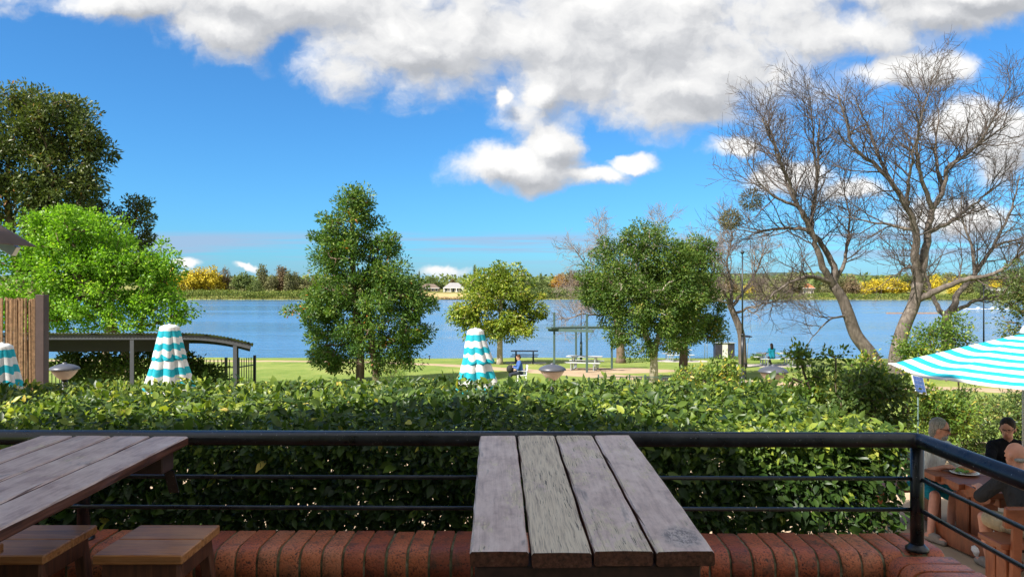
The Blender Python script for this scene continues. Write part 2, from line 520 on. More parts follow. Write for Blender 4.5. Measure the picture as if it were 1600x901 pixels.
def wood_mat(name, stops, rough=0.45, axis=(0.06, 1, 1), scale=60, stain=0.5, bump=.3):
    m_, t, out = mat(name)
    co = ocoord(t)
    g = t.noise(t.v('MULTIPLY', co, axis), scale, 6, .62, .6)
    b = t.noise(co, 7, 4, .6, .4)
    c = t.ramp(t.m('ADD', t.m('MULTIPLY', g, .75), t.m('MULTIPLY', b, .25)), stops)
    s = t.sstep(t.noise(t.v('MULTIPLY', co, axis), 14, 5, .65, .5), .52, .70)
    c = t.mix(t.m('MULTIPLY', s, stain), c, (.03, .018, .012, 1))
    principled(t, out, c, t.m('MULTIPLY_ADD', g, .3, rough - .12), 0, .5, t.bump(g, bump, .004))
    return m_
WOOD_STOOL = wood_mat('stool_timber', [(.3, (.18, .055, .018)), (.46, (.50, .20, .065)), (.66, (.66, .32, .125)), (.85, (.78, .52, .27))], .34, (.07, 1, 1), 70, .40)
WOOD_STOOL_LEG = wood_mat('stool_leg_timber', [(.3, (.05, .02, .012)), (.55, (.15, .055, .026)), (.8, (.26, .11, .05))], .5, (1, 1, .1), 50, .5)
WOOD_DARK = wood_mat('table_frame_timber', [(.3, (.025, .012, .009)), (.6, (.07, .03, .022)), (.85, (.12, .055, .04))], .6, (1, .1, 1), 40, .5)
WOOD_RED = wood_mat('red_brown_slab_timber', [(.3, (.13, .035, .016)), (.55, (.25, .075, .032)), (.8, (.36, .13, .06))], .42, (.2, 1, .2), 26, .25)

def brick_mat():
    m_, t, out = mat('bullnose_brick')
    co = ocoord(t); r = rnd_of(t)
    base = t.ramp(t.m('MULTIPLY_ADD', t.noise(co, 9, 4, .6), .55, t.m('MULTIPLY', r, .45)),
                  [(.2, (.32, .080, .042)), (.42, (.56, .140, .058)), (.62, (.68, .20, .080)), (.85, (.70, .29, .16))])
    pit = t.noise(co, 120, 3, .6)
    pz = t.xyz(t.node('ShaderNodeNewGeometry').outputs['Normal'])
    pits = t.sstep(pit, .50, .36)
    wear = t.sstep(t.noise(co, 16, 4, .6), .40, .62)
    c = t.mix(t.m('MULTIPLY', pits, t.m('MULTIPLY_ADD', wear, .55, .40)), base, (.045, .026, .022, 1))
    grime = t.sstep(t.noise(co, 13, 6, .68, .6), .50, .66)
    c = t.mix(t.m('MULTIPLY', grime, .62), c, (.075, .060, .042, 1))
    h = t.m('MULTIPLY_ADD', pit, 1.0, t.m('MULTIPLY', t.noise(co, 40, 4), .6))
    principled(t, out, c, .50, 0, .5, t.bump(h, .8, .004))
    return m_
BRICK = brick_mat()
def mortar_mat():
    m_, t, out = mat('mossy_mortar')
    co = ocoord(t, False)
    c = t.ramp(t.noise(co, 22, 6, .65), [(.3, (.08, .072, .045)), (.5, (.22, .21, .12)), (.72, (.46, .43, .30))])
    principled(t, out, c, .95, 0, .1, t.bump(t.noise(co, 180, 3), .8, .004))
    return m_
MORTAR = mortar_mat()
def wall_brick_mat():
    m_, t, out = mat('stretcher_brickwork')
    co = ocoord(t, False)
    b = t.node('ShaderNodeTexBrick'); t.l.new(t.v('MULTIPLY', co, (1, 1, 1)), b.inputs['Vector'])
    q = t.xyz(co); t.l.new(t.cxyz(t.m('ADD', q[0], q[1]), q[2], 0), b.inputs['Vector'])
    b.inputs['Scale'].default_value = 1; b.inputs['Brick Width'].default_value = .24; b.inputs['Row Height'].default_value = .086
    b.inputs['Mortar Size'].default_value = .005
    b.inputs['Color1'].default_value = (.28, .08, .05, 1); b.inputs['Color2'].default_value = (.36, .13, .08, 1); b.inputs['Mortar'].default_value = (.13, .12, .09, 1)
    principled(t, out, b.outputs[0], .8, 0, .3, t.bump(t.noise(co, 90, 3), .5, .004))
    return m_
WALLBRICK = wall_brick_mat()

def black_paint():
    m_, t, out = mat('black_painted_steel')
    co = ocoord(t)
    chip = t.sstep(t.noise(co, 85, 3, .65), .66, .72)
    dust = t.noise(co, 14, 5, .65)
    c = t.mix(chip, t.ramp(dust, [(.35, (.010, .011, .014)), (.75, (.040, .042, .050))]), (.36, .36, .37, 1))
    principled(t, out, c, t.m('MULTIPLY_ADD', dust, .30, .16), 0, .55, t.bump(t.noise(co, 60, 3), .10, .003))
    return m_
BLACK = black_paint()
DARK_METAL = simple_mat('dark_metal', (.022, .024, .028), .45, .0, .3, 10)
POLE_BLACK = simple_mat('lamp_post_black', (.014, .016, .022), .35, .0, .25, 5)
GALV = simple_mat('galvanised_steel', (.42, .45, .48), .42, .55, .12, 9)
STEEL_BLUE = simple_mat('painted_grey_steel', (.30, .33, .36), .45, .1, .12, 5)
GREEN_STEEL = simple_mat('green_painted_steel', (.065, .11, .10), .5, .1, .18, 5)
LAMP_TOP = simple_mat('lamp_cap_grey', (.085, .09, .11), .40, .2, .15, 6)
LAMP_BOWL = simple_mat('lamp_bowl_tan', (.40, .33, .275), .5, 0, .15, 5)
ALU = simple_mat('pale_aluminium_slat', (.55, .56, .55), .45, .2, .1, 6)
PLASTIC_W = simple_mat('white_plastic', (.78, .78, .77), .4, 0, .05, 5)
BIN_DARK = simple_mat('dark_bin_panel', (.030, .028, .040), .5, 0, .5, 6)
BIN_PALE = simple_mat('pale_bin_panel', (.62, .59, .54), .6, 0, .08, 5)
CONCRETE = simple_mat('pale_concrete', (.42, .37, .33), .9, 0, .15, 3, .3)
WOOD_POST = simple_mat('fence_post_brown', (.055, .033, .030), .65, 0, .25, 8)
REED = simple_mat('dry_reed', (.34, .21, .115), .85, 0, .55, 30)
WHITE_WALL = simple_mat('pale_render_wall', (.52, .47, .37), .85, 0, .06, .5)
BROWN_WALL = simple_mat('tan_brick_wall', (.42, .30, .20), .85, 0, .1, .8)
ROOF_GREY = simple_mat('grey_tile_roof', (.27, .26, .26), .8, 0, .12, .7)
ROOF_BROWN = simple_mat('brown_tile_roof', (.15, .11, .085), .8, 0, .12, .7)
ROOF_ORANGE = simple_mat('orange_tile_roof', (.42, .16, .07), .8, 0, .12, .7)
ROOF_PALE = simple_mat('pale_metal_roof', (.60, .60, .58), .5, 0, .08, .5)
GLASS_DARK = simple_mat('dark_window_glass', (.02, .025, .03), .08, 0, .1, 1)
SHADE_BLACK = simple_mat('underside_shade_black', (.02, .02, .02), .7)
CERAMIC = simple_mat('white_china', (.82, .82, .80), .2, 0, .03, 5)
BAG_W = simple_mat('white_plastic_bag', (.75, .77, .80), .35, 0, .1, 9, .3)
BAG_BLACK = simple_mat('black_bag_cloth', (.015, .015, .017), .8, 0, .3, 12)
LETTUCE = simple_mat('salad_green', (.16, .30, .04), .5, 0, .4, 40, .4)
CHIPS = simple_mat('fried_food', (.58, .27, .05), .6, 0, .4, 40, .4)
PANEL_BLUE = simple_mat('solar_cell', (.04, .085, .24), .40, 0, .2, 9)
BUOY_W = simple_mat('white_float', (.8, .8, .78), .5)

def stripes_mat():
    m_, t, out = mat('striped_canvas')
    a = t.node('ShaderNodeAttribute'); a.attribute_name = 'stripe'
    f = t.m('FRACT', a.outputs['Fac'])
    s = t.m('GREATER_THAN', f, 0.5)
    co = ocoord(t)
    n = t.noise(co, 9, 4, .6)
    white = t.ramp(n, [(.3, (.68, .69, .68)), (.7, (.80, .80, .78))])
    teal = t.ramp(n, [(.3, (.018, .36, .46)), (.7, (.035, .46, .56))])
    c = t.mix(s, white, teal)
    p = principled(t, None, c, .85, 0, .2, t.bump(t.noise(co, 14, 4, .6, .6), .25, .02))
    tr = t.node('ShaderNodeBsdfTranslucent'); t.l.new(c, tr.inputs['Color'])
    mx = t.node('ShaderNodeMixShader'); mx.inputs[0].default_value = .25
    t.l.new(p.outputs[0], mx.inputs[1]); t.l.new(tr.outputs[0], mx.inputs[2])
    t.l.new(mx.outputs[0], out.inputs['Surface'])
    return m_
STRIPES = stripes_mat()

def grass_mat():
    m_, t, out = mat('mown_grass')
    co = t.node('ShaderNodeTexCoord').outputs['Object']
    big = t.noise(co, .16, 5, .6, .5); mid = t.noise(co, 1.3, 5, .65); fine = t.noise(co, 16, 4, .7)
    k = t.m('ADD', t.m('MULTIPLY', big, .5), t.m('ADD', t.m('MULTIPLY', mid, .3), t.m('MULTIPLY', fine, .25)))
    c = t.ramp(k, [(.34, (.085, .15, .022)), (.47, (.155, .22, .042)), (.58, (.235, .275, .066)), (.70, (.36, .325, .13))])
    leafs = t.sstep(t.noise(co, 7.5, 2, .5), .70, .74)
    c = t.mix(t.m('MULTIPLY', leafs, .7), c, (.34, .25, .10, 1))
    principled(t, out, c, .9, 0, .15, t.bump(fine, .5, .05))
    return m_
GRASS = grass_mat()
SAND = simple_mat('compacted_sand_path', (.40, .295, .195), .95, 0, .2, 1.6, .25, .1, 7)
PAVING = simple_mat('tan_paving', (.46, .335, .22), .85, 0, .16, 3, .3)
DECKING = wood_mat('deck_boards', [(.3, (.08, .05, .035)), (.6, (.17, .11, .08)), (.85, (.25, .18, .13))], .6, (.06, 1, 1), 30, .3)
FAR_LAND = simple_mat('far_grassland', (.20, .20, .06), .95, 0, .5, .02, 0, .1, 6)
def hills_mat():
    m_, t, out = mat('forested_hills')
    co = t.node('ShaderNodeTexCoord').outputs['Object']
    f = t.noise(co, .02, 6, .7)
    principled(t, out, t.ramp(f, [(.35, (.035, .055, .045)), (.65, (.08, .10, .075))]), .95, 0, .1)
    return m_
HILLS = hills_mat()

def water_mat():
    m_, t, out = mat('river_water')
    co = t.node('ShaderNodeTexCoord').outputs['Object']
    a = t.noise(t.v('MULTIPLY', co, (.55, 1.0, 1)), 2.2, 3, .6, .4)
    b = t.noise(t.v('MULTIPLY', co, (.35, 1.0, 1)), .45, 3, .55, .3)
    h = t.m('ADD', t.m('MULTIPLY', a, .35), t.m('MULTIPLY', b, .9))
    gust = t.noise(t.v('MULTIPLY', co, (.12, 1.0, 1)), .055, 4, .6, .4)
    rough = t.sstep(gust, .38, .62, .11, .22)
    principled(t, out, (.060, .165, .31), rough, 0, .5, t.bump(t.m('MULTIPLY', h, t.sstep(gust, .36, .64, .60, 1.2)), .6, .55))
    return m_
WATER = water_mat()

SKIN = simple_mat('skin', (.55, .30, .21), .5, 0, .12, 14, 0, .4)
SKIN_RED = simple_mat('skin_ruddy', (.58, .28, .20), .5, 0, .14, 14, 0, .4)
CLOTH_WHITE = simple_mat('white_cotton', (.72, .72, .70), .9, 0, .06, 9, .2, .1)
CLOTH_BLACK = simple_mat('black_knit', (.014, .014, .018), .9, 0, .3, 20, .2, .2)
CLOTH_CHAR = simple_mat('charcoal_cotton', (.040, .042, .048), .9, 0, .2, 14, .2, .2)
CLOTH_TEAL = simple_mat('teal_cloth', (.012, .19, .28), .85, 0, .15, 12, .2, .2)
CLOTH_BLUE = simple_mat('blue_cloth', (.07, .14, .36), .85, 0, .2, 12, .2, .2)
CLOTH_KHAKI = simple_mat('khaki_cloth', (.50, .42, .29), .9, 0, .1, 12, .2, .2)
CLOTH_NAVY = simple_mat('dark_trousers', (.03, .035, .05), .9, 0, .2, 12, .2, .2)
HAIR_GREY = simple_mat('grey_hair', (.34, .33, .32), .6, 0, .35, 60, .5)
HAIR_DARK = simple_mat('dark_brown_hair', (.025, .016, .012), .5, 0, .4, 60, .5)
HAIR_BROWN = simple_mat('brown_hair', (.07, .03, .018), .5, 0, .4, 60, .5)
LENS = simple_mat('dark_lens', (.008, .008, .01), .08)
LIP = simple_mat('lips', (.40, .13, .11), .5)
SHOE = simple_mat('grey_sandal', (.25, .22, .20), .8, 0, .2, 20)

def cloth_mat(name, base, fold=.7):
    m_, t, out = mat(name)
    co = ocoord(t)
    f = t.noise(t.v('MULTIPLY', co, (1, 1, .45)), 11, 4, .5, 1.6)
    g = t.noise(co, 160, 2)
    b = np.array(base)
    c = t.ramp(f, [(.3, tuple(b * .85)), (.7, tuple(np.minimum(b * 1.12, .9)))])
    principled(t, out, c, .92, 0, .12, t.bump(t.m('ADD', f, t.m('MULTIPLY', g, .04)), fold, .06))
    return m_
CLOTH_WHITE_S = cloth_mat('white_cotton_shirt', (.70, .70, .68)); CLOTH_BLACK = cloth_mat('black_knit', (.014, .014, .018)); CLOTH_CHAR = cloth_mat('charcoal_cotton', (.036, .038, .044))
CLOTH_TEAL = cloth_mat('teal_cloth', (.012, .19, .28)); CLOTH_BLUE = cloth_mat('blue_cloth', (.06, .125, .34)); CLOTH_KHAKI = cloth_mat('khaki_cloth', (.48, .40, .27))
def hair_mat(name, c0, c1):
    m_, t, out = mat(name)
    co = ocoord(t)
    f = t.noise(t.v('MULTIPLY', co, (1, 1, .12)), 170, 4, .6, .8)
    principled(t, out, t.ramp(f, [(.35, c0), (.65, c1)]), .55, 0, .25, t.bump(f, .9, .012))
    return m_
HAIR_GREY = hair_mat('grey_hair', (.16, .155, .15), (.46, .45, .44)); HAIR_DARK = hair_mat('dark_brown_hair', (.008, .006, .005), (.030, .018, .012)); HAIR_BROWN = hair_mat('brown_hair', (.03, .013, .008), (.10, .045, .025))

# ================================================================== THE SETTING
WATER_Z = -3.42
def lawn_z(y): return EYE - (3.1775 + .03375 * y)

def struct(name, me, m_):
    o = obj(name, me, m_); o['kind'] = 'structure'; return o

def grid_mesh(name, xs, ys, zf, smooth=True):
    xs, ys = np.array(xs, float), np.array(ys, float)
    X, Y = np.meshgrid(xs, ys); Z = zf(X, Y)
    V = np.stack([X, Y, Z], -1).reshape(-1, 3)
    nx, ny = len(xs), len(ys)
    i = np.arange(ny - 1)[:, None] * nx + np.arange(nx - 1)[None, :]
    F = np.stack([i, i + 1, i + 1 + nx, i + nx], -1).reshape(-1, 4)
    return new_mesh(name, V.tolist(), F.tolist(), smooth)

def shore(x): return 53.6 + 0.5 * np.sin(x * .21) + .25 * np.sin(x * .83 + 1)
def near_ground(X, Y):
    z = EYE - (3.1775 + .03375 * np.maximum(Y, 15))
    up = np.clip((15 - Y) / 1.6, 0, 1)
    z = z * (1 - up) + (-1.26) * up
    s = np.clip((Y - shore(X)) / 1.3, 0, 1)
    z = z - s * 1.6
    return z + .03 * fbm2(X * .5, Y * .5, 4) * (1 - up) * (1 - s)
ys = list(np.arange(-30, 13, 3.0)) + list(np.arange(13, 16, .25)) + list(np.arange(16, 52, 1.0)) + list(np.arange(52, 58, .25)) + [70, 200, 345]
xs = [-400, -250, -160, -110, -80] + list(np.arange(-60, 60.1, 1.25)) + [80, 110, 160, 250, 400]
ground = struct('ground', grid_mesh('ground', xs, ys, near_ground), GRASS)

def far_bank_y(x):
    return 364 + 4 * np.sin(x * .02) - np.clip((x - 60) / 200, 0, 1) * 22
def far_ground(X, Y):
    t = Y - far_bank_y(X)
    z = np.where(t < 0, -6.0, -3.1 + 3.4 * np.clip(t / 38, 0, 1) ** 1.2 + np.clip((t - 40) / 900, 0, 1) * 10)
    return z + .5 * fbm2(X * .02, Y * .02, 9) * np.clip(t / 30, 0, 1)
ysf = [330, 338] + list(np.arange(339, 372, 1.5)) + list(np.arange(374, 440, 6)) + [480, 560, 700, 900, 1300, 2000, 4000, 9000]
xsf = [-6000, -3000, -1500, -800] + list(np.arange(-520, 521, 10)) + [800, 1500, 3000, 6000]
farland = struct('far_bank', grid_mesh('far_bank', xsf, ysf, far_ground), FAR_LAND)

def hill_z(X, Y):
    h = 62 + 26 * fbm2(X * .0016, Y * .0008, 21) + 14 * fbm2(X * .006, Y * .003, 5) + 4 * fbm2(X * .03, Y * .01, 8)
    h = h * (0.62 + .38 * np.clip((X + 200) / 1400, 0, 1))
    prof = np.clip((Y - 2300) / 700, 0, 1)
    return -2 + h * prof
hills = struct('hills', grid_mesh('hills', np.arange(-4200, 4201, 30), [2290, 2450, 2600, 2800, 3000, 3100, 3500], hill_z), HILLS)

river = struct('river', grid_mesh('river', [-3000, -600, 0, 600, 3000], [50, 120, 240, 400], lambda X, Y: X * 0 + WATER_Z), WATER)

# sandy path crossing the lawn: along the bank on the left, towards us on the right, widening round the picnic shelter
def ribbon(name, pts, m_, lift=.02):
    vs = []; fs = []
    P = []
    for i in range(len(pts) - 1):
        (x0, y0, w0), (x1, y1, w1) = pts[i], pts[i + 1]
        for k in range(8):
            t = k / 8; P.append((x0 + (x1 - x0) * t, y0 + (y1 - y0) * t, w0 + (w1 - w0) * t))
    P.append(pts[-1])
    n = 5
    for i, (x, y, wd) in enumerate(P):
        a, b = P[max(i - 1, 0)], P[min(i + 1, len(P) - 1)]
        d = Vector((b[0] - a[0], b[1] - a[1], 0)).normalized(); nx = Vector((-d.y, d.x, 0))
        jl, jr = random.uniform(-.12, .12), random.uniform(-.12, .12)
        for k in range(n):
            t = k / (n - 1) * 2 - 1
            ww = wd / 2 + (jl if t < 0 else jr)
            q = Vector((x, y, 0)) + nx * t * ww
            z = float(near_ground(np.array([q.x]), np.array([q.y]))[0]) + lift - (.035 if abs(t) == 1 else 0)
            vs.append((q.x, q.y, z))
    for i in range(len(P) - 1):
        for k in range(n - 1):
            a = i * n + k
            fs.append((a, a + 1, a + 1 + n, a + n))
    o = obj(name, new_mesh(name, vs, fs, True), m_); o['kind'] = 'structure'; return o
ribbon('path', [(-60, 51.0, 1.7), (-22, 50.3, 1.7), (-9, 49.0, 1.8), (-4, 46.0, 1.9), (0, 42.2, 2.2), (2.5, 39.6, 2.8), (5.5, 37.2, 3.2), (12, 34.0, 2.6), (24, 29, 2.4)], SAND)
ribbon('shelter_apron', [(2.0, 41.3, 3.0), (4.5, 41.5, 4.6), (7.0, 41.6, 4.0), (9.2, 41.4, 1.2)], SAND, .032)
ribbon('bench_apron', [(13.3, 46.0, 1.0), (15.2, 45.8, 3.0), (17.5, 45.6, 3.0), (18.6, 45.5, 1.4)], CONCRETE, .028)
ribbon('table_apron', [(9.4, 50.4, 1.2), (10.6, 50.2, 2.4), (12.2, 50.1, 2.4), (13.2, 50.2, 1.2)], CONCRETE, .028)
ribbon('table_slab', [(-.4, 47.8, 1.0), (.3, 47.8, 1.9), (1.6, 47.8, 1.9), (2.2, 47.8, 1.0)], CONCRETE, .028)

# lower dining terrace, paved
mb = MB(); mb.box((3.5, 8.55, -1.245), (30, 10.4, .09))
terrace = struct('terrace', mb.mesh('terrace'), PAVING)
mb = MB(); mb.box((2.0, 4.55, -1.185), (17, 2.2, .05))
bed = struct('garden_bed', mb.mesh('garden_bed'), simple_mat('dark_soil', (.05, .035, .025), .95, 0, .4, 9, .5))
# raised deck we stand on: boards
deck = obj('deck', None); deck['kind'] = 'structure'
bmesh_board = MB().box((0, 0, 0), (9.0, .135, .03), ch=.003).mesh('deck_board')
for i in range(37):
    obj('deck_board', bmesh_board, DECKING, deck, (-2.2, -2.4 + i * .1405, -.017))
obj('deck_frame', MB().box((-2.2, .2, -.67), (8.98, 5.3, 1.2)).mesh('deck_frame'), WOOD_DARK, deck)

# the veranda roof over the deck (out of frame above us, it keeps the deck in shade), with an added peak
veranda = thing('veranda_roof', 'corrugated metal veranda roof above the deck', 'roof', (0, 0, 0))
def corrugated(x0, x1, y0, y1, zf, pitch=.076, amp=.009, along='y', th=0.0, ny=6):
    """sheet whose corrugations run along y"""
    n = int((x1 - x0) / pitch * 4) + 1
    vs = []; fs = []
    for j in range(ny + 1):
        y = y0 + (y1 - y0) * j / ny
        for i in range(n + 1):
            x = x0 + (x1 - x0) * i / n
            vs.append((x, y, zf(x, y) + amp * math.sin(2 * math.pi * (x - x0) / pitch)))
    for j in range(ny):
        for i in range(n):
            a = j * (n + 1) + i
            fs.append((a, a + 1, a + n + 2, a + n + 1))
    mb = MB(); mb.v = vs; mb.f = fs
    return mb
corrugated(-17.0, -.6, -6.5, -.12, lambda x, y: 6.2 + .10 * (-.12 - y), .3, .02).build('roof_sheet', STEEL_BLUE, veranda, True)
mb = MB()
mb.add([(-8.0, .3, 6.26), (-3.4, .3, 6.26), (-5.6, .3, 7.6), (-8.0, -6, 7.0), (-3.4, -6, 7.0), (-5.6, -6, 7.6)],
       [(0, 1, 2), (0, 2, 5, 3), (1, 4, 5, 2), (3, 5, 4)])
mb.build('hedge_shade_peak', STEEL_BLUE, veranda)  # unseen peak added to shade the middle of the hedge
MB().box((-8.8, -.10, 6.1), (16.4, .05, .18)).build('fascia', WOOD_DARK, veranda)
MB().box((-.85, 2.35, 6.34), (1.5, 5.2, .06)).build('diner_shade_sheet', STEEL_BLUE, veranda)  # unseen strip on two beams, added to shade the diners' table
for x in (-1.5, -.2):
    MB().box((x, 2.35, 6.24), (.06, 5.1, .12)).build('diner_shade_beam', WOOD_DARK, veranda)
MB().box((-6.2, -3.4, 3.2), (20.0, .2, 6.6)).build('back_wall', WHITE_WALL, veranda)
for x in (-6.3, -.8):
    MB().box((x, -2.3, 3.1), (.14, .14, 6.4)).build('post', WOOD_POST, veranda)

# ================================================================== BRICK PARAPET
YAW = R(-0.9)
wall = thing('brick_parapet', 'low red brick wall with rounded header bricks carrying the black railing', 'wall', (0, 3.07, 0), YAW)
def bullnose_profile(h=.115, half=.125, r=.062, n=5, inset=0.0):
    p = [(-half + inset, -h + .0), (-half + inset, -r)]
    for k in range(1, n + 1):
        a = math.pi / 2 * k / n
        p.append((-half + inset + (r) * (1 - math.cos(a)), -r + (r - inset) * math.sin(a)))
    p += [(half - inset, -inset), (half - inset, -h)]
    return p                                    # (y, z) with z = 0 at the top
def bullnose_mesh(name, wdt, inset=0.0, ch=.004):
    prof = bullnose_profile(inset=inset); n = len(prof)
    cy = sum(p[0] for p in prof) / n; cz = sum(p[1] for p in prof) / n
    rings = []
    for x, s in ((-wdt / 2, .965), (-wdt / 2 + ch, 1.0), (wdt / 2 - ch, 1.0), (wdt / 2, .965)):
        rings.append([(x, cy + (py - cy) * s, cz + (pz - cz) * s) for (py, pz) in prof])
    vs = [v for r in rings for v in r]; fs = []
    for i in range(3):
        for k in range(n):
            a, b = i * n + k, i * n + (k + 1) % n
            fs.append((a, a + n, b + n, b))
    fs.append(tuple(range(n))); fs.append(tuple(3 * n + k for k in range(n - 1, -1, -1)))
    me = new_mesh(name, vs, fs)
    bm = bmesh.new(); bm.from_mesh(me)
    bmesh.ops.recalc_face_normals(bm, faces=bm.faces)
    for f in bm.faces: f.smooth = abs(f.normal.x) < .9
    bm.to_mesh(me); bm.free()
    return me
BR = [bullnose_mesh('brick', .0765), bullnose_mesh('brick', .0735), bullnose_mesh('brick', .0785)]
TOPZ = .60
i = 0; x = 1.44
while x > -3.4:
    wdt = .0865
    o = obj('brick', BR[i % 3], BRICK, wall, (x + random.uniform(-.0015, .0015), random.uniform(-.004, .004), TOPZ + random.uniform(-.003, .003)),
            (random.uniform(-.012, .012), random.uniform(-.008, .008), random.uniform(-.012, .012)))
    x -= wdt; i += 1
for k, (cx, cw) in enumerate(((1.528, 1.0), (1.615, 1.0), (1.701, .9))):       # bricks turning the corner
    obj('brick', BR[k % 3], BRICK, wall, (cx, .012 * (k > 0), TOPZ + random.uniform(-.002, .002)), (0, 0, random.uniform(-.01, .01)), (cw, 1, 1))
y = -.125 - .045 - .004
k = 0
while y > -2.1:                                                               # return run, headers across, nose towards the deck
    obj('brick', BR[k % 3], BRICK, wall, (1.612 + random.uniform(-.004, .004), y, TOPZ + random.uniform(-.003, .003)), (random.uniform(-.01, .01), random.uniform(-.01, .01), -math.pi / 2 + random.uniform(-.012, .012)))
    y -= .0865; k += 1
def mortar_run(L, name):
    return bullnose_mesh(name, L, .0065, .001)
obj('mortar', mortar_run(5.2, 'mortar'), MORTAR, wall, (-.86, 0, TOPZ))
obj('mortar', mortar_run(2.0, 'mortar'), MORTAR, wall, (1.612, -1.13, TOPZ), (0, 0, -math.pi / 2))
mb = MB(); mb.box((-.88, .005, .235), (5.24, .215, .50)); mb.box((1.62, -1.12, .235), (.215, 2.02, .50))
mb.build('brick_base', WALLBRICK, wall)

# ================================================================== RAILING
rail = thing('railing', 'black painted steel handrail with two thin bars along the brick wall', 'railing', (0, 3.07, 0), YAW)
RZ = 1.045
def bend(p0, p1, p2, r=.10, n=6):
    """polyline p0 - rounded corner at p1 - p2"""
    p0, p1, p2 = Vector(p0), Vector(p1), Vector(p2)
    a = p1 + (p0 - p1).normalized() * r; b = p1 + (p2 - p1).normalized() * r
    return [p0] + [a * (1 - t) ** 2 + p1 * 2 * t * (1 - t) + b * t * t for t in [k / n for k in range(n + 1)]] + [p2]
cornx = 1.635
MB().tube(bend((-4.2, -.085, RZ), (cornx, -.085, RZ), (cornx, -2.6, RZ), .05, 5), .0305, 20).build('handrail', BLACK, rail, True)
for z in (.888, .763):
    MB().tube([(-4.2, -.075, z), (-1.2, -.075, z - .004), (cornx, -.075, z)], .0085, 8).build('bar', BLACK, rail, True)
    MB().tube([(cornx + .01, -.09, z), (cornx + .01, -2.6, z)], .0085, 8).build('bar', BLACK, rail, True)
for (px_, py_) in ((cornx, -.075), (-1.80, -.005), (cornx, -1.9), (-3.9, -.07)):
    p = MB().tube([(px_, py_, TOPZ + .005), (px_, py_, RZ - .006)], .0255, 16).build('post', BLACK, rail, True)
    fl = MB().lathe([(.044, 0), (.044, .010), (.034, .018), (.028, .026)], 20, (px_, py_, TOPZ)).build('flange', BLACK, p, True)

# ================================================================== BAR TABLES AND STOOLS
def board_mesh(name, L, wdt, th, ch=.005, seg=14, bow=.0015):
    """a plank along y from 0 to -L, top at z = 0, worn wavy edges"""
    prof = [(-wdt / 2, -th + ch), (-wdt / 2, -ch), (-wdt / 2 + ch, 0), (0, .0008), (wdt / 2 - ch, 0), (wdt / 2, -ch), (wdt / 2, -th + ch), (wdt / 2 - ch, -th), (-wdt / 2 + ch, -th)]
    n = len(prof); vs = []; fs = []
    for j in range(seg + 1):
        y = -L * j / seg
        for (x, z) in prof:
            e = random.uniform(-bow, bow) if abs(x) > wdt * .4 else 0
            vs.append((x + e, y, z + random.uniform(-bow, bow) * .4))
    for j in range(seg):
        for k in range(n):
            a, b = j * n + k, j * n + (k + 1) % n
            fs.append((a, a + n, b + n, b))
    fs.append(tuple(range(n))); fs.append(tuple(seg * n + k for k in range(n - 1, -1, -1)))
    me = new_mesh(name, vs, fs)
    bm = bmesh.new(); bm.from_mesh(me); bmesh.ops.recalc_face_normals(bm, faces=bm.faces); bm.to_mesh(me); bm.free()
    return me

def bar_table(label, far_c, near_c, widths, gap, mats, group):
    """far_c and near_c: centre of the top at far and near ends"""
    f, n_ = Vector(far_c), Vector(near_c)
    d = n_ - f; L = d.length
    yaw = math.atan2(-d.x, d.y) + math.pi
    pitch = math.atan2(-d.z, math.hypot(d.x, d.y))
    root = thing('bar_table', label, 'table', (n_.x, n_.y, 0), 0, group)
    total = sum(widths) + gap * (len(widths) - 1)
    Rm = Matrix.Rotation(yaw, 4, 'Z') @ Matrix.Rotation(pitch, 4, 'X')
    eul = Rm.to_euler()
    base = f - Vector((n_.x, n_.y, 0))
    x = -total / 2
    for wd, wm in zip(widths, mats):
        me = board_mesh('board', L + random.uniform(-.008, .004), wd, .037)
        p = base + (Rm @ Vector((x + wd / 2, 0, 0)))
        obj('board', me, wm, root, p, eul)
        x += wd + gap
    for yb in (-.10, -L + .055):
        mb = MB().box((0, 0, 0), (total * .93, .09, .075), ch=.004)
        mb.build('bearer', WOOD_DARK, root, loc=base + Rm @ Vector((-.01, yb, -.037 - .039)), rot=eul)
    for yb in (-L + .055, ):
        for xs_ in (-.22, .22):
            top = base + Rm @ Vector((xs_ * total / .6, yb, -.116))
            mb = MB().bar((top.x, top.y, 0.0), top, .075, .075, ch=.005)
            mb.build('leg', WOOD_DARK, root)
    for xs_ in (-.25, .25):                                       # brackets fixing the far end to the rail
        a = base + Rm @ Vector((xs_ * total / .6, -.06, -.12)); b = a + Vector((0, .05, -.10))
        MB().bar(a, b, .04, .006).build('bracket', BLACK, root)
    return root
bar_table('weathered four-board timber bar table in the middle, butting the black handrail',
          (.1725, 2.945, 1.066), (.198, 1.80, 1.008), [.143, .146, .146, .143], .0075, [WOOD_A, WOOD_B, WOOD_C, WOOD_D], 'weathered bar tables')
bar_table('brown timber bar table at the lower left corner, above two stools',
          (-1.595, 2.95, 1.063), (-1.628, 1.69, 1.026), [.132, .142, .148, .142], .012, [WOOD_L] * 4, 'weathered bar tables')

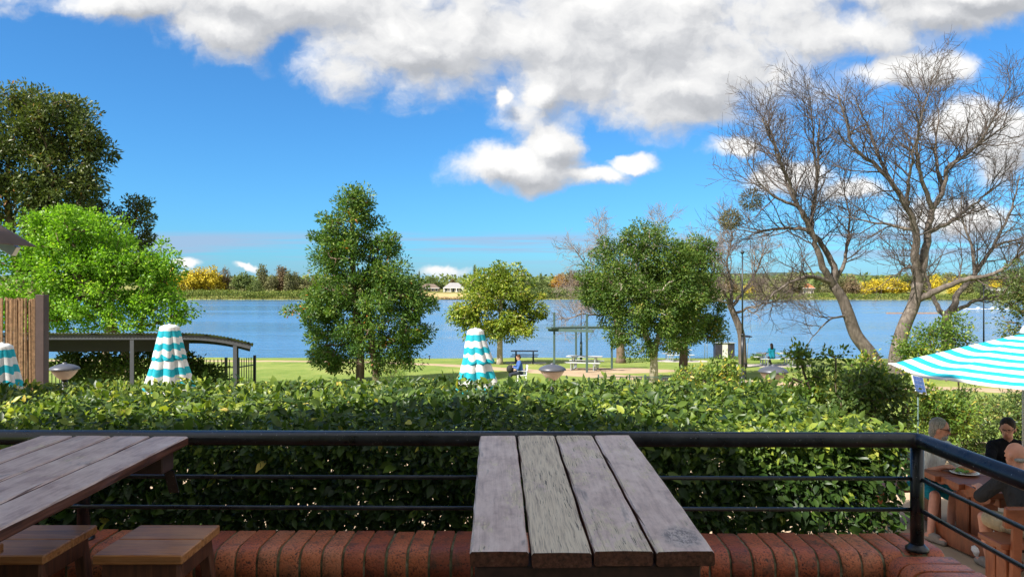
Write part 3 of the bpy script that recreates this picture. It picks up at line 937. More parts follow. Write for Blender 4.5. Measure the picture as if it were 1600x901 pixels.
def stool(label, x0, x1, y0, y1, z, rz=0.0):
    cx, cy = (x0 + x1) / 2, (y0 + y1) / 2
    wx, wy = x1 - x0, y1 - y0
    root = thing('bar_stool', label, 'stool', (cx, cy, 0), rz, 'square timber stools')
    for s in (-1, 1):
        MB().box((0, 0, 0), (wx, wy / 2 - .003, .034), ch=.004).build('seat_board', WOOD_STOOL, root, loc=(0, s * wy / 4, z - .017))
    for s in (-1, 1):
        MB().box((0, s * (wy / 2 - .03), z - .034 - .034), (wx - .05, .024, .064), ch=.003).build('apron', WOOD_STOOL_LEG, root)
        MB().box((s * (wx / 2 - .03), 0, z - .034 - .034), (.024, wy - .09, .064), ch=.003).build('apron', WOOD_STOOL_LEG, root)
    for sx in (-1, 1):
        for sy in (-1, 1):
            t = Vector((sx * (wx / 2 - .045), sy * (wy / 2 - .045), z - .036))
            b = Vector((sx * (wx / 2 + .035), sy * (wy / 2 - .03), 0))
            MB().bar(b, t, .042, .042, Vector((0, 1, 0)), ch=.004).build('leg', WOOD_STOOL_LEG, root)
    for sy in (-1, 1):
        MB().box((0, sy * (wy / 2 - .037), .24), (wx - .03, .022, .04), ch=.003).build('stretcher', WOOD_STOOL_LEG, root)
    return root
stool('brown timber stool nearest the wall, right of the railing post', -1.47, -1.155, 2.575, 2.915, .72, 0)
stool('orange brown timber stool tucked under the left table, left of the railing post', -1.958, -1.64, 2.575, 2.915, .72, 0)
stool('dark timber stool cut by the left edge of the picture', -2.08, -1.757, 2.21, 2.55, .775, 0)

# ================================================================== HEDGE
def hedge_top(x, y): return .935 + .045 * fbm2(x * 2.2, y * 2.2, 31) + .05 * fbm2(x * 8, y * 8, 12)
HX0, HX1, HY0, HY1 = -6.6, 1.93, 3.58, 5.55
hedge = thing('hedge', 'clipped broad-leaf hedge running along the far side of the brick wall', 'hedge', (-2, 4.5, -1.2))
HO = np.array([-2, 4.5, -1.2])
def hedge_leaves(n, kind):
    if kind == 'top':
        x = rng.uniform(HX0, HX1 + .02, n); y = rng.uniform(HY0 - .02, HY1, n)
        z = hedge_top(x, y) - rng.exponential(.075, n) + .02
        P = np.stack([x, y, z], 1)
        out = np.stack([rng.normal(0, .55, n), rng.normal(-.15, .55, n), np.abs(rng.normal(.35, .35, n))], 1)
        nr = np.stack([rng.normal(-.1, .65, n), rng.normal(-.3, .65, n), np.ones(n)], 1)
    elif kind == 'front':
        x = rng.uniform(HX0, HX1 + .02, n); zz = .96 - np.abs(rng.normal(0, .34, n))
        keep = rng.uniform(size=n) < np.clip((zz - .05) / .40, .6, 1)
        x, zz = x[keep], zz[keep]; n = len(x)
        y = HY0 + .10 * fbm2(x * 3, zz * 4, 5) + rng.exponential(.06, n) - .02
        P = np.stack([x, y, zz], 1)
        out = np.stack([rng.normal(0, .6, n), rng.normal(-.6, .35, n), rng.normal(-.35, .45, n)], 1)
        nr = np.stack([rng.normal(0, .45, n), -np.abs(rng.normal(.7, .4, n)), rng.normal(.6, .4, n)], 1)
    elif kind == 'end':
        y = rng.uniform(HY0, HY1, n); zz = .96 - np.abs(rng.normal(0, .42, n))
        keep = rng.uniform(size=n) < np.clip((zz + .3) / .6, .05, 1)
        y, zz = y[keep], zz[keep]; n = len(y)
        x = HX1 - .12 + .10 * fbm2(y * 3, zz * 3, 6) - rng.exponential(.07, n) + .08 * np.clip((.7 - zz), 0, .5)
        P = np.stack([x, y, zz], 1)
        out = np.stack([rng.normal(.6, .35, n), rng.normal(-.2, .5, n), rng.normal(-.25, .45, n)], 1)
        nr = np.stack([np.abs(rng.normal(.7, .4, n)), rng.normal(-.3, .4, n), rng.normal(.6, .4, n)], 1)
    elif kind == 'back':
        x = rng.uniform(HX0, HX1, n); zz = .95 - np.abs(rng.normal(0, .42, n))
        y = HY1 - rng.exponential(.08, n)
        P = np.stack([x, y, zz], 1)
        out = np.stack([rng.normal(0, .6, n), rng.normal(.6, .35, n), rng.normal(-.3, .45, n)], 1)
        nr = np.stack([rng.normal(0, .45, n), np.abs(rng.normal(.7, .4, n)), rng.normal(.6, .4, n)], 1)
    elif kind == 'low':
        x = rng.uniform(HX0, HX1 - .15, n); y = rng.uniform(HY0 + .25, HY1 - .2, n); zz = rng.uniform(-.55, .62, n)
        P = np.stack([x, y, zz], 1); out = rng.normal(size=(n, 3)); nr = rng.normal(size=(n, 3)) + np.array([0, -.8, .3])
    else:
        x = rng.uniform(HX0, HX1, n); y = rng.uniform(HY0, HY1, n); zz = .90 - np.abs(rng.normal(0, .36, n))
        P = np.stack([x, y, zz], 1); out = rng.normal(size=(n, 3)); nr = rng.normal(size=(n, 3)) + np.array([0, 0, .6])
    return P, out, nr
allP, allD, allN = [], [], []
for n, k in ((36000, 'top'), (30000, 'front'), (8000, 'end'), (9000, 'back'), (30000, 'inner'), (70000, 'low')):
    p, d, r_ = hedge_leaves(n, k); allP.append(p); allD.append(d); allN.append(r_)
P = np.concatenate(allP); Dd = np.concatenate(allD); Nn = np.concatenate(allN)
n = len(P)
L = np.clip(rng.lognormal(math.log(.040), .36, n), .016, .085); Wd = L * rng.uniform(.36, .62, n)
# new growth on top; its sunny ends and shaded middle are painted into tint
growth_sun = np.clip(.30 + .55 * np.clip(np.abs(P[:, 0] + .6) / 3.0, 0, 1) + .30 * fbm2(P[:, 0] * 1.5, P[:, 1] * 1.5, 3), 0, 1) * np.clip((P[:, 2] - .72) / .22, 0, 1)
tint = np.clip(rng.beta(2, 3, n) * .52 + growth_sun * rng.uniform(0, .68, n) + (rng.uniform(size=n) < .02) * .45, 0, 1)
# the leaves that show largest stand for themselves, the rest is one mass
show = (P[:, 0] > -2.6) & (P[:, 0] < 1.9) & (P[:, 1] < 4.0) & (P[:, 2] > .80) & (rng.uniform(size=n) < .5)
near = (P[:, 1] < 3.60) & (P[:, 0] > -1.3) & (P[:, 0] < 1.9) & (P[:, 2] > .55)
pick = np.where(show | near)[0]; rng.shuffle(pick); pick = pick[:300]
rest = np.ones(n, bool); rest[pick] = False
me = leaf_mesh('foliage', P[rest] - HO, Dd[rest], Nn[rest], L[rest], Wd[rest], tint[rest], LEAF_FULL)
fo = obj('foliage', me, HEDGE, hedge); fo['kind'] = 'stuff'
protos = []
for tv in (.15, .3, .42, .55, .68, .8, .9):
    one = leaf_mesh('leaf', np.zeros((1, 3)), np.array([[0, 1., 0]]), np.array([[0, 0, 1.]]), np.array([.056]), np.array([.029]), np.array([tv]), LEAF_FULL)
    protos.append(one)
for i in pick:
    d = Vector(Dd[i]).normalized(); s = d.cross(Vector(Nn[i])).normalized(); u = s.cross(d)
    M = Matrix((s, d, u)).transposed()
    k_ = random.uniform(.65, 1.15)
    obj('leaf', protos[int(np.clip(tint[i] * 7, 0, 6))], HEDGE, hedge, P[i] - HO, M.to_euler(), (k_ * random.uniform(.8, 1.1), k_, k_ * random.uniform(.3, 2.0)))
mb = MB()
for i in range(150):                                          # bare stems inside and below
    x = random.uniform(HX0, HX1 - .1); y = random.uniform(HY0 + .15, HY1 - .2)
    p = [Vector((x, y, -1.2))]
    for k in range(5):
        p.append(p[-1] + Vector((random.uniform(-.09, .09), random.uniform(-.09, .09), .40)))
    mb.tube([q - Vector(HO) for q in p], [.016, .014, .012, .009, .006, .003], 5)
    for b in range(5):
        q = p[random.randint(2, 4)]; e = q + Vector((random.uniform(-.25, .25), random.uniform(-.3, .25), random.uniform(.1, .3)))
        mb.tube([q - Vector(HO), (q + e) / 2 + Vector((0, 0, .02)) - Vector(HO), e - Vector(HO)], [.005, .004, .002], 3)
mb.build('stems', STEM, hedge)['kind'] = 'stuff'

# ================================================================== CLOSED PARASOLS
def closed_parasol(label, px, py_top, d, h_total=1.02, flop=0.0, seed=1, stripe_off=0.0, r_bot=.30, r_top=.12, tier=.56):
    r_ = random.Random(seed)
    top = at(px, py_top, d)
    root = thing('closed_parasol', label, 'parasol', (top.x, top.y, -1.2), 0, 'closed striped parasols on the terrace')
    zt = top.z + 1.2
    def skirt(name, z0, z1, ra, rb, folds, ph, depth, s0, s1, scal=0.0, parent=root, nz=14):
        n = 120; vs = []; fs = []; st = []
        offs = [r_.uniform(-.25, .25) for _ in range(folds)]
        for j in range(nz + 1):
            t = j / nz
            z = z0 + (z1 - z0) * t
            rr = ra + (rb - ra) * t ** 1.0
            for k in range(n):
                a = 2 * math.pi * k / n
                fi = a / (2 * math.pi) * folds
                o_ = offs[int(fi) % folds]
                cr = abs(math.sin(math.pi * (fi + ph)))                   # rounded folds with sharp valleys
                dep = depth * (t ** .7)
                q = rr * (1 - dep + dep * cr + .05 * o_ * t) 
                lean = flop * t ** 2
                zz = z - (scal * (1 - cr) * t)
                vs.append((q * math.cos(a) + lean, q * math.sin(a), zz - .03 * o_ * t)); st.append(s0 + (s1 - s0) * t + t * (.10 * math.sin(2 * math.pi * (fi + ph)) + .22 * o_))
        for j in range(nz):
            for k in range(n):
                a, b = j * n + k, j * n + (k + 1) % n
                fs.append((a, a + n, b + n, b))
        me = new_mesh(name, vs, fs, True)
        A = me.attributes.new('stripe', 'FLOAT', 'POINT'); A.data.foreach_set('value', st)
        return obj(name, me, STRIPES, parent)
    zm = zt - h_total * tier
    # stripes: fraction below .5 is white
    skirt('canopy', zt - .10, zt - h_total * 1.15, r_top * .8, r_bot, 8, 0, .40, .15 + stripe_off, 4.35 + stripe_off)
    skirt('upper_tier', zt - .015, zm, r_top, r_bot * .62, 8, .15, .26, .22 + stripe_off, 2.72 + stripe_off, -.03)
    MB().lathe([(r_top * .55, .035), (r_top * .95, .012), (r_top * 1.02, -.03), (r_top, -.06)][::-1], 24, (0, 0, zt - .02)).build('cap', CLOTH_WHITE, root, True)
    MB().tube([(0, 0, 0.03), (0, 0, zt + .03)], .019, 10).build('pole', ALU, root, True)
    MB().lathe([(.26, 0), (.26, .05), (.22, .08), (.04, .09), (.035, .22)], 24).build('base', DARK_METAL, root, True)
    for k in range(8):
        a = 2 * math.pi * k / 8 + .2
        MB().tube([(.03 * math.cos(a), .03 * math.sin(a), zt - .06), (r_bot * .5 * math.cos(a), r_bot * .5 * math.sin(a), zt - h_total * 1.12)], .006, 4).build('rib', ALU, root)
    return root
closed_parasol('closed blue and white striped parasol in front of the metal shelter', 265, 509, 10.0, .80, 0, 3, .0, .36, .125)
closed_parasol('closed blue and white striped parasol in the middle, right of the conical tree', 743, 515, 10.0, .80, .05, 8, .0, .36, .11)
closed_parasol('closed blue and white striped parasol cut by the left edge, before the reed screen', 4, 539, 8.0, .80, 0, 5, .1, .33, .10)

# ================================================================== OPEN PARASOL
def open_parasol():
    dc = 8.2
    c = at(1600, 521, dc)
    h = .93; zr = EYE - h; Rr = 1.40
    root = thing('open_parasol', 'open blue and white striped parasol over the dining table at right', 'parasol', (c.x, c.y, -1.2))
    zt = c.z + 1.2; zl = zr + 1.2
    ang0 = R(134.5); N = 5; sub = 12; rings = 22
    vs = []; st = []; fs = []
    for j in range(rings + 1):
        t = j / rings
        for k in range(N * sub):
            e = k // sub; u = (k % sub) / sub
            a0 = ang0 + 2 * math.pi * e / N; a1 = ang0 + 2 * math.pi * (e + 1) / N
            x = (math.cos(a0) * (1 - u) + math.cos(a1) * u) * Rr * t
            y = (math.sin(a0) * (1 - u) + math.sin(a1) * u) * Rr * t
            sag = -.055 * math.sin(math.pi * u) * t * (1 + .25 * math.sin(e * 2.1)) + .012 * math.sin(k * 1.7 + j * .8) * t * .25
            z = zt + (zl - zt) * t ** 1.05 + sag
            inw = 1 - .03 * math.sin(math.pi * u) * t
            vs.append((x * inw, y * inw, z)); st.append(8.12 - t * 8.0)
    n = N * sub
    for j in range(rings):
        for k in range(n):
            a, b = j * n + k, j * n + (k + 1) % n
            fs.append((a, a + n, b + n, b))
    me = new_mesh('canopy', vs, fs, True)
    A = me.attributes.new('stripe', 'FLOAT', 'POINT'); A.data.foreach_set('value', st)
    cv = obj('canopy', me, STRIPES, root)
    sm = cv.modifiers.new('thickness', 'SOLIDIFY'); sm.thickness = .004
    for e in range(N):
        a = ang0 + 2 * math.pi * e / N
        MB().tube([(0, 0, zt - .02), (Rr * .5 * math.cos(a), Rr * .5 * math.sin(a), (zt + zl) / 2 - .03), (Rr * .985 * math.cos(a), Rr * .985 * math.sin(a), zl - .012)], .008, 6).build('rib', ALU, root)
        MB().tube([(0, 0, zl - .15), (Rr * .5 * math.cos(a), Rr * .5 * math.sin(a), (zt + zl) / 2 - .035)], .006, 6).build('strut', ALU, root)
        q = Vector((Rr * math.cos(a), Rr * math.sin(a), zl))
        MB().box(q * 0 + Vector((q.x * .985, q.y * .985, zl + .004)), (.07, .05, .012), Matrix.Rotation(a, 3, 'Z'), .003).build('corner_pocket', CLOTH_WHITE, root)
    MB().tube([(0, 0, .02), (0, 0, zt + .04)], .021, 12).build('pole', ALU, root, True)
    MB().lathe([(.02, zt - .01), (.05, zt + .01), (.03, zt + .05), (.008, zt + .09)], 12).build('finial', ALU, root, True)
    MB().lathe([(.28, 0), (.28, .05), (.24, .08), (.04, .09), (.035, .2)], 24).build('base', DARK_METAL, root, True)
    return root
open_parasol()

# ================================================================== GARDEN BOWL LAMPS
def bowl_lamp(label, px, py, d, r):
    c = at(px, py, d)
    root = thing('bowl_lamp', label, 'garden lamp', (c.x, c.y, -1.2), 0, 'bowl shaped garden lamps on the terrace')
    z = c.z + 1.2
    MB().lathe([(r, 0), (r * 1.02, .008), (r * .9, .035), (r * .6, .062), (r * .3, .076), (.03, .08), (.03, .092), (.012, .10)], 32, (0, 0, z)).build('cap', LAMP_TOP, root, True)
    MB().lathe([(.055, -.135), (r * .42, -.118), (r * .66, -.075), (r * .84, -.025), (r * .9, -.001)], 32, (0, 0, z)).build('bowl', LAMP_BOWL, root, True)
    MB().tube([(0, 0, 0), (0, 0, z - .13)], .042, 12).build('post', POLE_BLACK, root, True)
    MB().lathe([(.11, 0), (.11, .015), (.05, .03)], 16).build('foot', POLE_BLACK, root, True)
bowl_lamp('bowl lamp between the reed screen and the closed parasol at left', 101, 577, 10.2, .19)
bowl_lamp('bowl lamp in front of the path, right of the seated person in blue', 863, 578, 10.2, .19)
bowl_lamp('bowl lamp at right in front of the person in teal', 1208, 581, 9.6, .19)

# ================================================================== REED SCREEN, LEFT
def reed_screen():
    d = 8.6
    a = at(72, 460, d)
    root = thing('reed_screen', 'brown reed fence panel with a dark timber post at the left edge', 'screen', (a.x, a.y, -1.2))
    zt = a.z + 1.2
    MB().box((-.045, 0, (zt) / 2), (.10, .10, zt), ch=.004).build('post', WOOD_POST, root)
    mb = MB(); x = -.12
    while x > -2.4:
        r_ = random.uniform(.008, .013)
        top = zt - .05 - .03 * math.sin(x * 3) - random.uniform(0, .05)
        y0 = random.uniform(-.02, .02)
        mb.tube([(x, y0 - .02, .02), (x + random.uniform(-.01, .01), y0 - .02, top * .5), (x + random.uniform(-.015, .015), y0 - .02, top)], r_, 5)
        x -= r_ * 1.15
    mb.build('reeds', REED, root)['kind'] = 'stuff'
    for z in (.35, .85, 1.3):
        MB().box((-1.25, -.045, z), (2.3, .006, .012)).build('wire', DARK_METAL, root)
    for z in (.3, 1.2):
        MB().box((-1.25, .03, z), (2.32, .045, .07), ch=.004).build('batten', WOOD_POST, root)
    MB().box((-2.45, 0, zt / 2), (.10, .10, zt), ch=.004).build('post', WOOD_POST, root)
reed_screen()

# roof corner at the left edge
def left_roof():
    d = 6.2
    tip = at(57, 385, d)
    root = thing('lean_to_roof', 'rusty corrugated roof corner with steel rafter at the upper left edge', 'roof', (tip.x, tip.y, -1.2))
    sl = math.tan(R(31)); zt = tip.z + 1.2
    n = 60; vs = []; fs = []
    for j in range(2):
        for i in range(n + 1):
            x = -2.6 * i / n
            for k in range(1): pass
    # sheet slopes down to the right, corrugations down the slope (along x), edge towards us
    ny = 64
    for j in range(ny + 1):
        y = -3.0 * j / ny
        for i in range(9):
            x = -2.6 * i / 8
            vs.append((x, y, zt - x * sl + .010 * math.sin(2 * math.pi * y / .094)))
    for j in range(ny):
        for i in range(8):
            a = j * 9 + i
            fs.append((a, a + 1, a + 10, a + 9))
    o = obj('roof_sheet', new_mesh('roof_sheet', vs, fs, True), simple_mat('rusty_roof_sheet', (.14, .085, .055), .6, .2, .3, 5), root)
    o.modifiers.new('thickness', 'SOLIDIFY').thickness = .006
    e = Vector((1, 0, -sl)).normalized()
    def bar_(x0, x1, y, drop, hgt, th, name, m_):
        a = Vector((x0, y, zt - x0 * sl - drop)); b = Vector((x1, y, zt - x1 * sl - drop))
        MB().bar(a, b, hgt, th, Vector((0, 1, 0)), .003).build(name, m_, root)
    bar_(-.13, -2.6, -.06, .125, .085, .06, 'rafter', GALV)
    bar_(-.13, -2.6, -1.6, .085, .055, .10, 'rafter', STEEL_BLUE)
    for x in (-.22, -1.2, -2.2):
        MB().box((x, -1.5, zt - x * sl - .030), (.06, 2.9, .04), Matrix.Rotation(R(31), 3, 'Y'), .003).build('purlin', DARK_METAL, root)
    MB().box((-2.5, -.3, (zt + 1.4) / 2), (.1, .1, zt + 1.38)).build('post', STEEL_BLUE, root)
    MB().box((-2.5, -2.6, (zt + 1.4) / 2), (.1, .1, zt + 1.38)).build('post', STEEL_BLUE, root)
left_roof()

# ================================================================== LEFT METAL SHELTER
SHED_STEEL = simple_mat('dull_grey_steel', (.05, .054, .062), .6, .1, .15, 5)
def shelter():
    d = 16.0
    o0 = at(75, 520, d); o1 = at(392, 534, d)
    gx = float(near_ground(np.array([o1.x]), np.array([d]))[0])
    root = thing('metal_shelter', 'long low shelter with curved corrugated metal roof at left', 'shelter', (o1.x, d, gx))
    W = o1.x - o0.x + 1.2; zt = o0.z - gx
    bx = at(285, 520, d).x - o1.x                               # where the roof starts to curve down
    def zf(x, y):
        if x < bx: return zt - .10 * y
        t = (x - bx) / (-bx)
        return zt - .21 * t * t - .10 * y
    corrugated(-W, .06, 0, 3.4, zf, .076, .011, ny=3).build('roof_sheet', simple_mat('weathered_roof_sheet', (.20, .21, .22), .6, .1, .2, 4), root, True)
    mb = MB()
    xs_ = [-W + (W + bx) * k / 6 for k in range(7)] + [bx + (-bx) * k / 8 for k in range(1, 9)]
    for yy, nm in ((.10, 'front_beam'), (3.2, 'rear_beam')):
        dz_ = -.10 * yy
        mb = MB()
        for a, b in zip(xs_[:-1], xs_[1:]):
            mb.bar((a, yy, zf(a, 0) + dz_ - .09), (b + .002, yy, zf(b, 0) + dz_ - .09), .10, .06, Vector((0, 1, 0)))
        mb.build(nm, SHED_STEEL, root)
    for x in list(np.linspace(-W + .1, bx, 5)) + [bx + .5, bx + 1.0, -.05]:
        MB().box((x, 1.7, zf(x, 1.7) - .05), (.05, 3.2, .05), Matrix.Rotation(math.atan(-.10), 3, 'X')).build('purlin', DARK_METAL, root)
    pxs = at(367, 560, d).x - o1.x
    for x in (pxs, -2.6, -W + .2):
        for y in (.12, 3.2):
            MB().box((x, y, (zf(x, y) - .12) / 2), (.085, .085, zf(x, y) - .14)).build('post', SHED_STEEL, root)
    MB().box((-W / 2 - .7, .75, zt - .32), (W - 1.4, .02, .30)).build('underside_shade_sheet', SHADE_BLACK, root)  # black sheet stands in for the shade beneath the roof
    for ch in root.children:                                   # the bay is skewed in plan, following the fence line
        for v in ch.data.vertices: v.co.x -= .36 * v.co.y
shelter()

# black picket fence behind the shelter
def picket_fence():
    d = 22.5
    a = at(60, 560, d); b = at(372, 556, d); c = at(398, 552, 23.3)
    g = float(near_ground(np.array([b.x]), np.array([d]))[0])
    root = thing('picket_fence', 'black metal picket fence on the lawn behind the shelter', 'fence', (b.x, d, g))
    pk = MB().tube([(0, 0, .05), (0, 0, 1.80)], .014, 5).mesh('picket')
    def run(p, q, zt, posts):
        v = Vector((q.x - p.x, q.y - p.y, 0)); L = v.length; v.normalize()
        n = int(L / .118)
        for i in range(n):
            s = p + v * (i * .118 + .06)
            obj('picket', pk, POLE_BLACK, root, (s.x - b.x, s.y - d, 0))
        for z in (.16, zt - .2):
            MB().bar(Vector((p.x - b.x, p.y - d, z)), Vector((q.x - b.x, q.y - d, z)), .035, .035).build('rail', POLE_BLACK, root)
        for t in posts:
            s = p + v * L * t
            MB().box((s.x - b.x, s.y - d, (zt + .1) / 2), (.07, .07, zt + .1)).build('post', POLE_BLACK, root)
    run(a, b, 1.75, (0, .33, .66, .94, 1.0))
    run(b, c, 1.75, (1.0,))
    # sloping handrail inside the fence
    MB().bar((-.02, -.35, 1.25), (-2.7, -.35, .75), .05, .05).build('handrail', POLE_BLACK, root)
picket_fence()

# ================================================================== PARK FURNITURE
def gz(x, y): return float(near_ground(np.array([x], float), np.array([y], float))[0])

def pergola():
    d = 41.5
    P = {}
    for k, (px, dd) in {'a': (866, 40.6), 'b': (900, 43.4), 'c': (917, 39.8), 'e': (956, 42.4)}.items():
        P[k] = Vector(((px - 800) * dd / FOC, dd, 0))
    c = Vector((4.2, 41.6, gz(4.2, 41.6)))
    root = thing('pergola', 'grey-green steel pergola frame standing over a picnic table', 'pergola', c)
    for k, h in (('a', 3.35), ('b', 2.30), ('c', 3.30), ('e', 2.25)):
        q = P[k] - Vector((c.x, c.y, 0))
        MB().box((q.x, q.y, h / 2 - .05), (.115, .115, h), ch=.008).build('post', GREEN_STEEL, root)
    def beam(p, q, z0, z1, w_=.12, h_=.15):
        p = P[p] - Vector((c.x, c.y, 0)); q = P[q] - Vector((c.x, c.y, 0))
        v = (q - p).normalized() * .35
        MB().bar(p - v + Vector((0, 0, z0)), q + v + Vector((0, 0, z1)), w_, h_).build('beam', GREEN_STEEL, root)
    beam('a', 'e', 2.44, 2.38, .55, .10)
    beam('a', 'c', 2.32, 2.32)
    beam('b', 'e', 2.34, 2.34)
    return c
pergola()

def picnic_table(label, x, y, L, rz, m_top=ALU, m_leg=GALV):
    root = thing('picnic_table', label, 'picnic table', (x, y, gz(x, y) + .03), rz, 'aluminium picnic tables on the lawn')
    for k in (-.27, -.09, .09, .27):
        MB().box((0, k, .75), (L, .165, .035), ch=.004).build('top_slat', m_top, root)
    for s in (-1, 1):
        for k in (.60, .78):
            MB().box((0, s * k, .45), (L, .16, .035), ch=.004).build('seat_slat', m_top, root)
    for s in (-1, 1):
        fr = MB()
        fr.box((s * L * .32, 0, .41), (.06, 1.7, .05)); fr.box((s * L * .32, 0, .70), (.06, .7, .05))
        for q in (-.3, .3): fr.box((s * L * .32, q, .36), (.06, .06, .68))
        for q in (-.78, .78): fr.box((s * L * .32, q, .21), (.05, .05, .40))
        fr.box((s * L * .32, 0, .025), (.06, 1.6, .05))
        fr.build('leg_frame', m_leg, root)
picnic_table('distant slatted picnic table by the water, right of the yellow-green tree', .82, 47.8, 1.75, R(-4), DARK_METAL, DARK_METAL)
picnic_table('pale slatted picnic table under the pergola', 4.1, 41.6, 2.0, R(-16))
picnic_table('pale slatted picnic table with the person in teal on it', 16.3, 45.4, 2.3, R(-3))
picnic_table('slatted picnic table by the water behind the pale tree trunk', 11.3, 50.2, 1.8, R(5))

def lamp_post_tall(label, px, base_d, top_py, base_py=None, r=.06, base=True):
    x = (px - 800) * base_d / FOC; g = gz(x, base_d)
    H = at(px, top_py, base_d).z - g
    root = thing('lamp_post', label, 'lamp post', (x, base_d, g), 0, 'tall dark lamp posts in the park')
    if base:
        MB().lathe([(.15, 0), (.15, .08), (.115, .12), (.115, .62), (.075, .70), (.075, .74)], 16).build('base', POLE_BLACK, root, True)
        MB().tube([(0, 0, .70), (0, 0, 2.2)], .062, 12).build('lower_shaft', POLE_BLACK, root, True)
        MB().lathe([(.075, 2.18), (.075, 2.26), (.05, 2.30)], 12).build('collar', POLE_BLACK, root, True)
        MB().tube([(0, 0, 2.2), (0, 0, H)], [.042, .028], 10).build('shaft', POLE_BLACK, root, True)
    else:
        MB().tube([(0, 0, 0), (0, 0, 1.3)], .085, 12).build('lower_shaft', GREEN_STEEL, root, True)
        MB().tube([(0, 0, 1.3), (0, 0, H)], [.05, .03], 10).build('shaft', POLE_BLACK, root, True)
    MB().lathe([(.04, -.05), (.09, .0), (.09, .05), (.03, .10)], 16, (0, 0, H)).build('lamp_head', POLE_BLACK, root, True)
lamp_post_tall('tall black lamp post in front of the leaning bare trunk, with fat base', 1160, 33.5, 395)
lamp_post_tall('slim lamp post behind the pergola', 908, 49.0, 487, base=False)
lamp_post_tall('slim dark lamp post at far right by the water', 1537, 47.0, 446, base=False)

def twin_lamp(label, px, d, top_py):
    x = (px - 800) * d / FOC; g = gz(x, d); H = at(px, top_py, d).z - g
    root = thing('twin_pole_lamp', label, 'lamp', (x, d, g), 0, 'twin pole lamps by the water')
    for s in (-1, 1):
        MB().tube([(s * .085, 0, 0), (s * .085, 0, H - .55), (s * .16, 0, H - .2), (s * .24, 0, H - .02)], .022, 6).build('pole', GALV, root, True)
    for z in (.55, 1.0, 1.4):
        MB().box((0, 0, z), (.17, .02, .02)).build('rung', GALV, root)
    MB().lathe([(.40, -.02), (.42, 0), (.36, .05), (.15, .11), (.02, .12)], 20, (0, 0, H)).build('cap', POLE_BLACK, root, True)
twin_lamp('twin pole lamp with dark mushroom cap beside the tall black lamp post', 1166, 51.5, 526)
twin_lamp('twin pole lamp partly hidden by leaves, left of the bins', 1103, 52.2, 526)

def bins():
    d = 52.0; x = (1133 - 800) * d / FOC; g = gz(x, d)
    root = thing('bin_enclosure', 'dark bin enclosure with pale centre panel by the water', 'bins', (x, d, g + .03))
    MB().box((0, .3, .55), (1.36, .55, 1.06)).build('box', BIN_DARK, root)
    MB().box((-.44, .005, .55), (.46, .03, 1.02), ch=.004).build('door', BIN_DARK, root)
    MB().box((.44, .005, .55), (.46, .03, 1.02), ch=.004).build('door', BIN_DARK, root)
    MB().box((0, .005, .55), (.38, .028, 1.02), ch=.004).build('centre_panel', BIN_PALE, root)
    MB().box((0, .28, 1.11), (1.45, .7, .05), ch=.004).build('lid', GALV, root)
bins()
def bollard(label, px, d, top_py):
    x = (px - 800) * d / FOC; g = gz(x, d); H = at(px, top_py, d).z - g
    root = thing('bollard_light', label, 'bollard', (x, d, g), 0, 'small post lights on the lawn')
    MB().tube([(0, 0, 0), (0, 0, H - .05)], .035, 8).build('post', DARK_METAL, root, True)
    MB().box((0, 0, H), (.14, .12, .07), ch=.01).build('head', DARK_METAL, root)
bollard('slim post light on the lawn below the bins', 1121, 36.5, 565)
bollard('slim post light just right of the tall black lamp post', 1165, 36.0, 568)
bollard('small post by the water left of the person in teal', 1177, 51.5, 553)
bollard('small stump post at the water edge right of the conical tree', 671, 51.5, 556)

def low_fence():
    d = 26.0; g = gz(5, d)
    root = thing('low_fence', 'low dark wire fence panels along the lawn edge in the middle', 'fence', ((935 - 800) * d / FOC, d, g))
    x0 = 0
    zt = at(935, 585, d).z - g
    for i in range(9):
        MB().box((i * .55, 0, zt / 2), (.05, .05, zt)).build('post', GREEN_STEEL, root)
    for i in range(8):
        for k in range(7):
            MB().box((i * .55 + .07 + k * .068, 0, zt / 2 - .05), (.012, .012, zt - .12)).build('wire', GREEN_STEEL, root)
        MB().box((i * .55 + .275, 0, zt - .08), (.5, .02, .025)).build('rail', GREEN_STEEL, root)
low_fence()

def chair(x, y, rz):
    root = thing('plastic_chair', 'white plastic chair under the person in blue on the lawn', 'chair', (x, y, gz(x, y) + .02), rz)
    MB().box((0, 0, .43), (.46, .44, .03), ch=.008).build('seat', PLASTIC_W, root)
    MB().box((0, .235, .66), (.44, .03, .44), Matrix.Rotation(R(-10), 3, 'X'), .01).build('backrest', PLASTIC_W, root)
    for sx in (-1, 1):
        for sy in (-1, 1):
            MB().bar((sx * .21, sy * .2, 0), (sx * .19, sy * .18, .42), .04, .04).build('leg', PLASTIC_W, root)
        MB().box((sx * .23, 0, .63), (.04, .42, .025), ch=.006).build('armrest', PLASTIC_W, root)

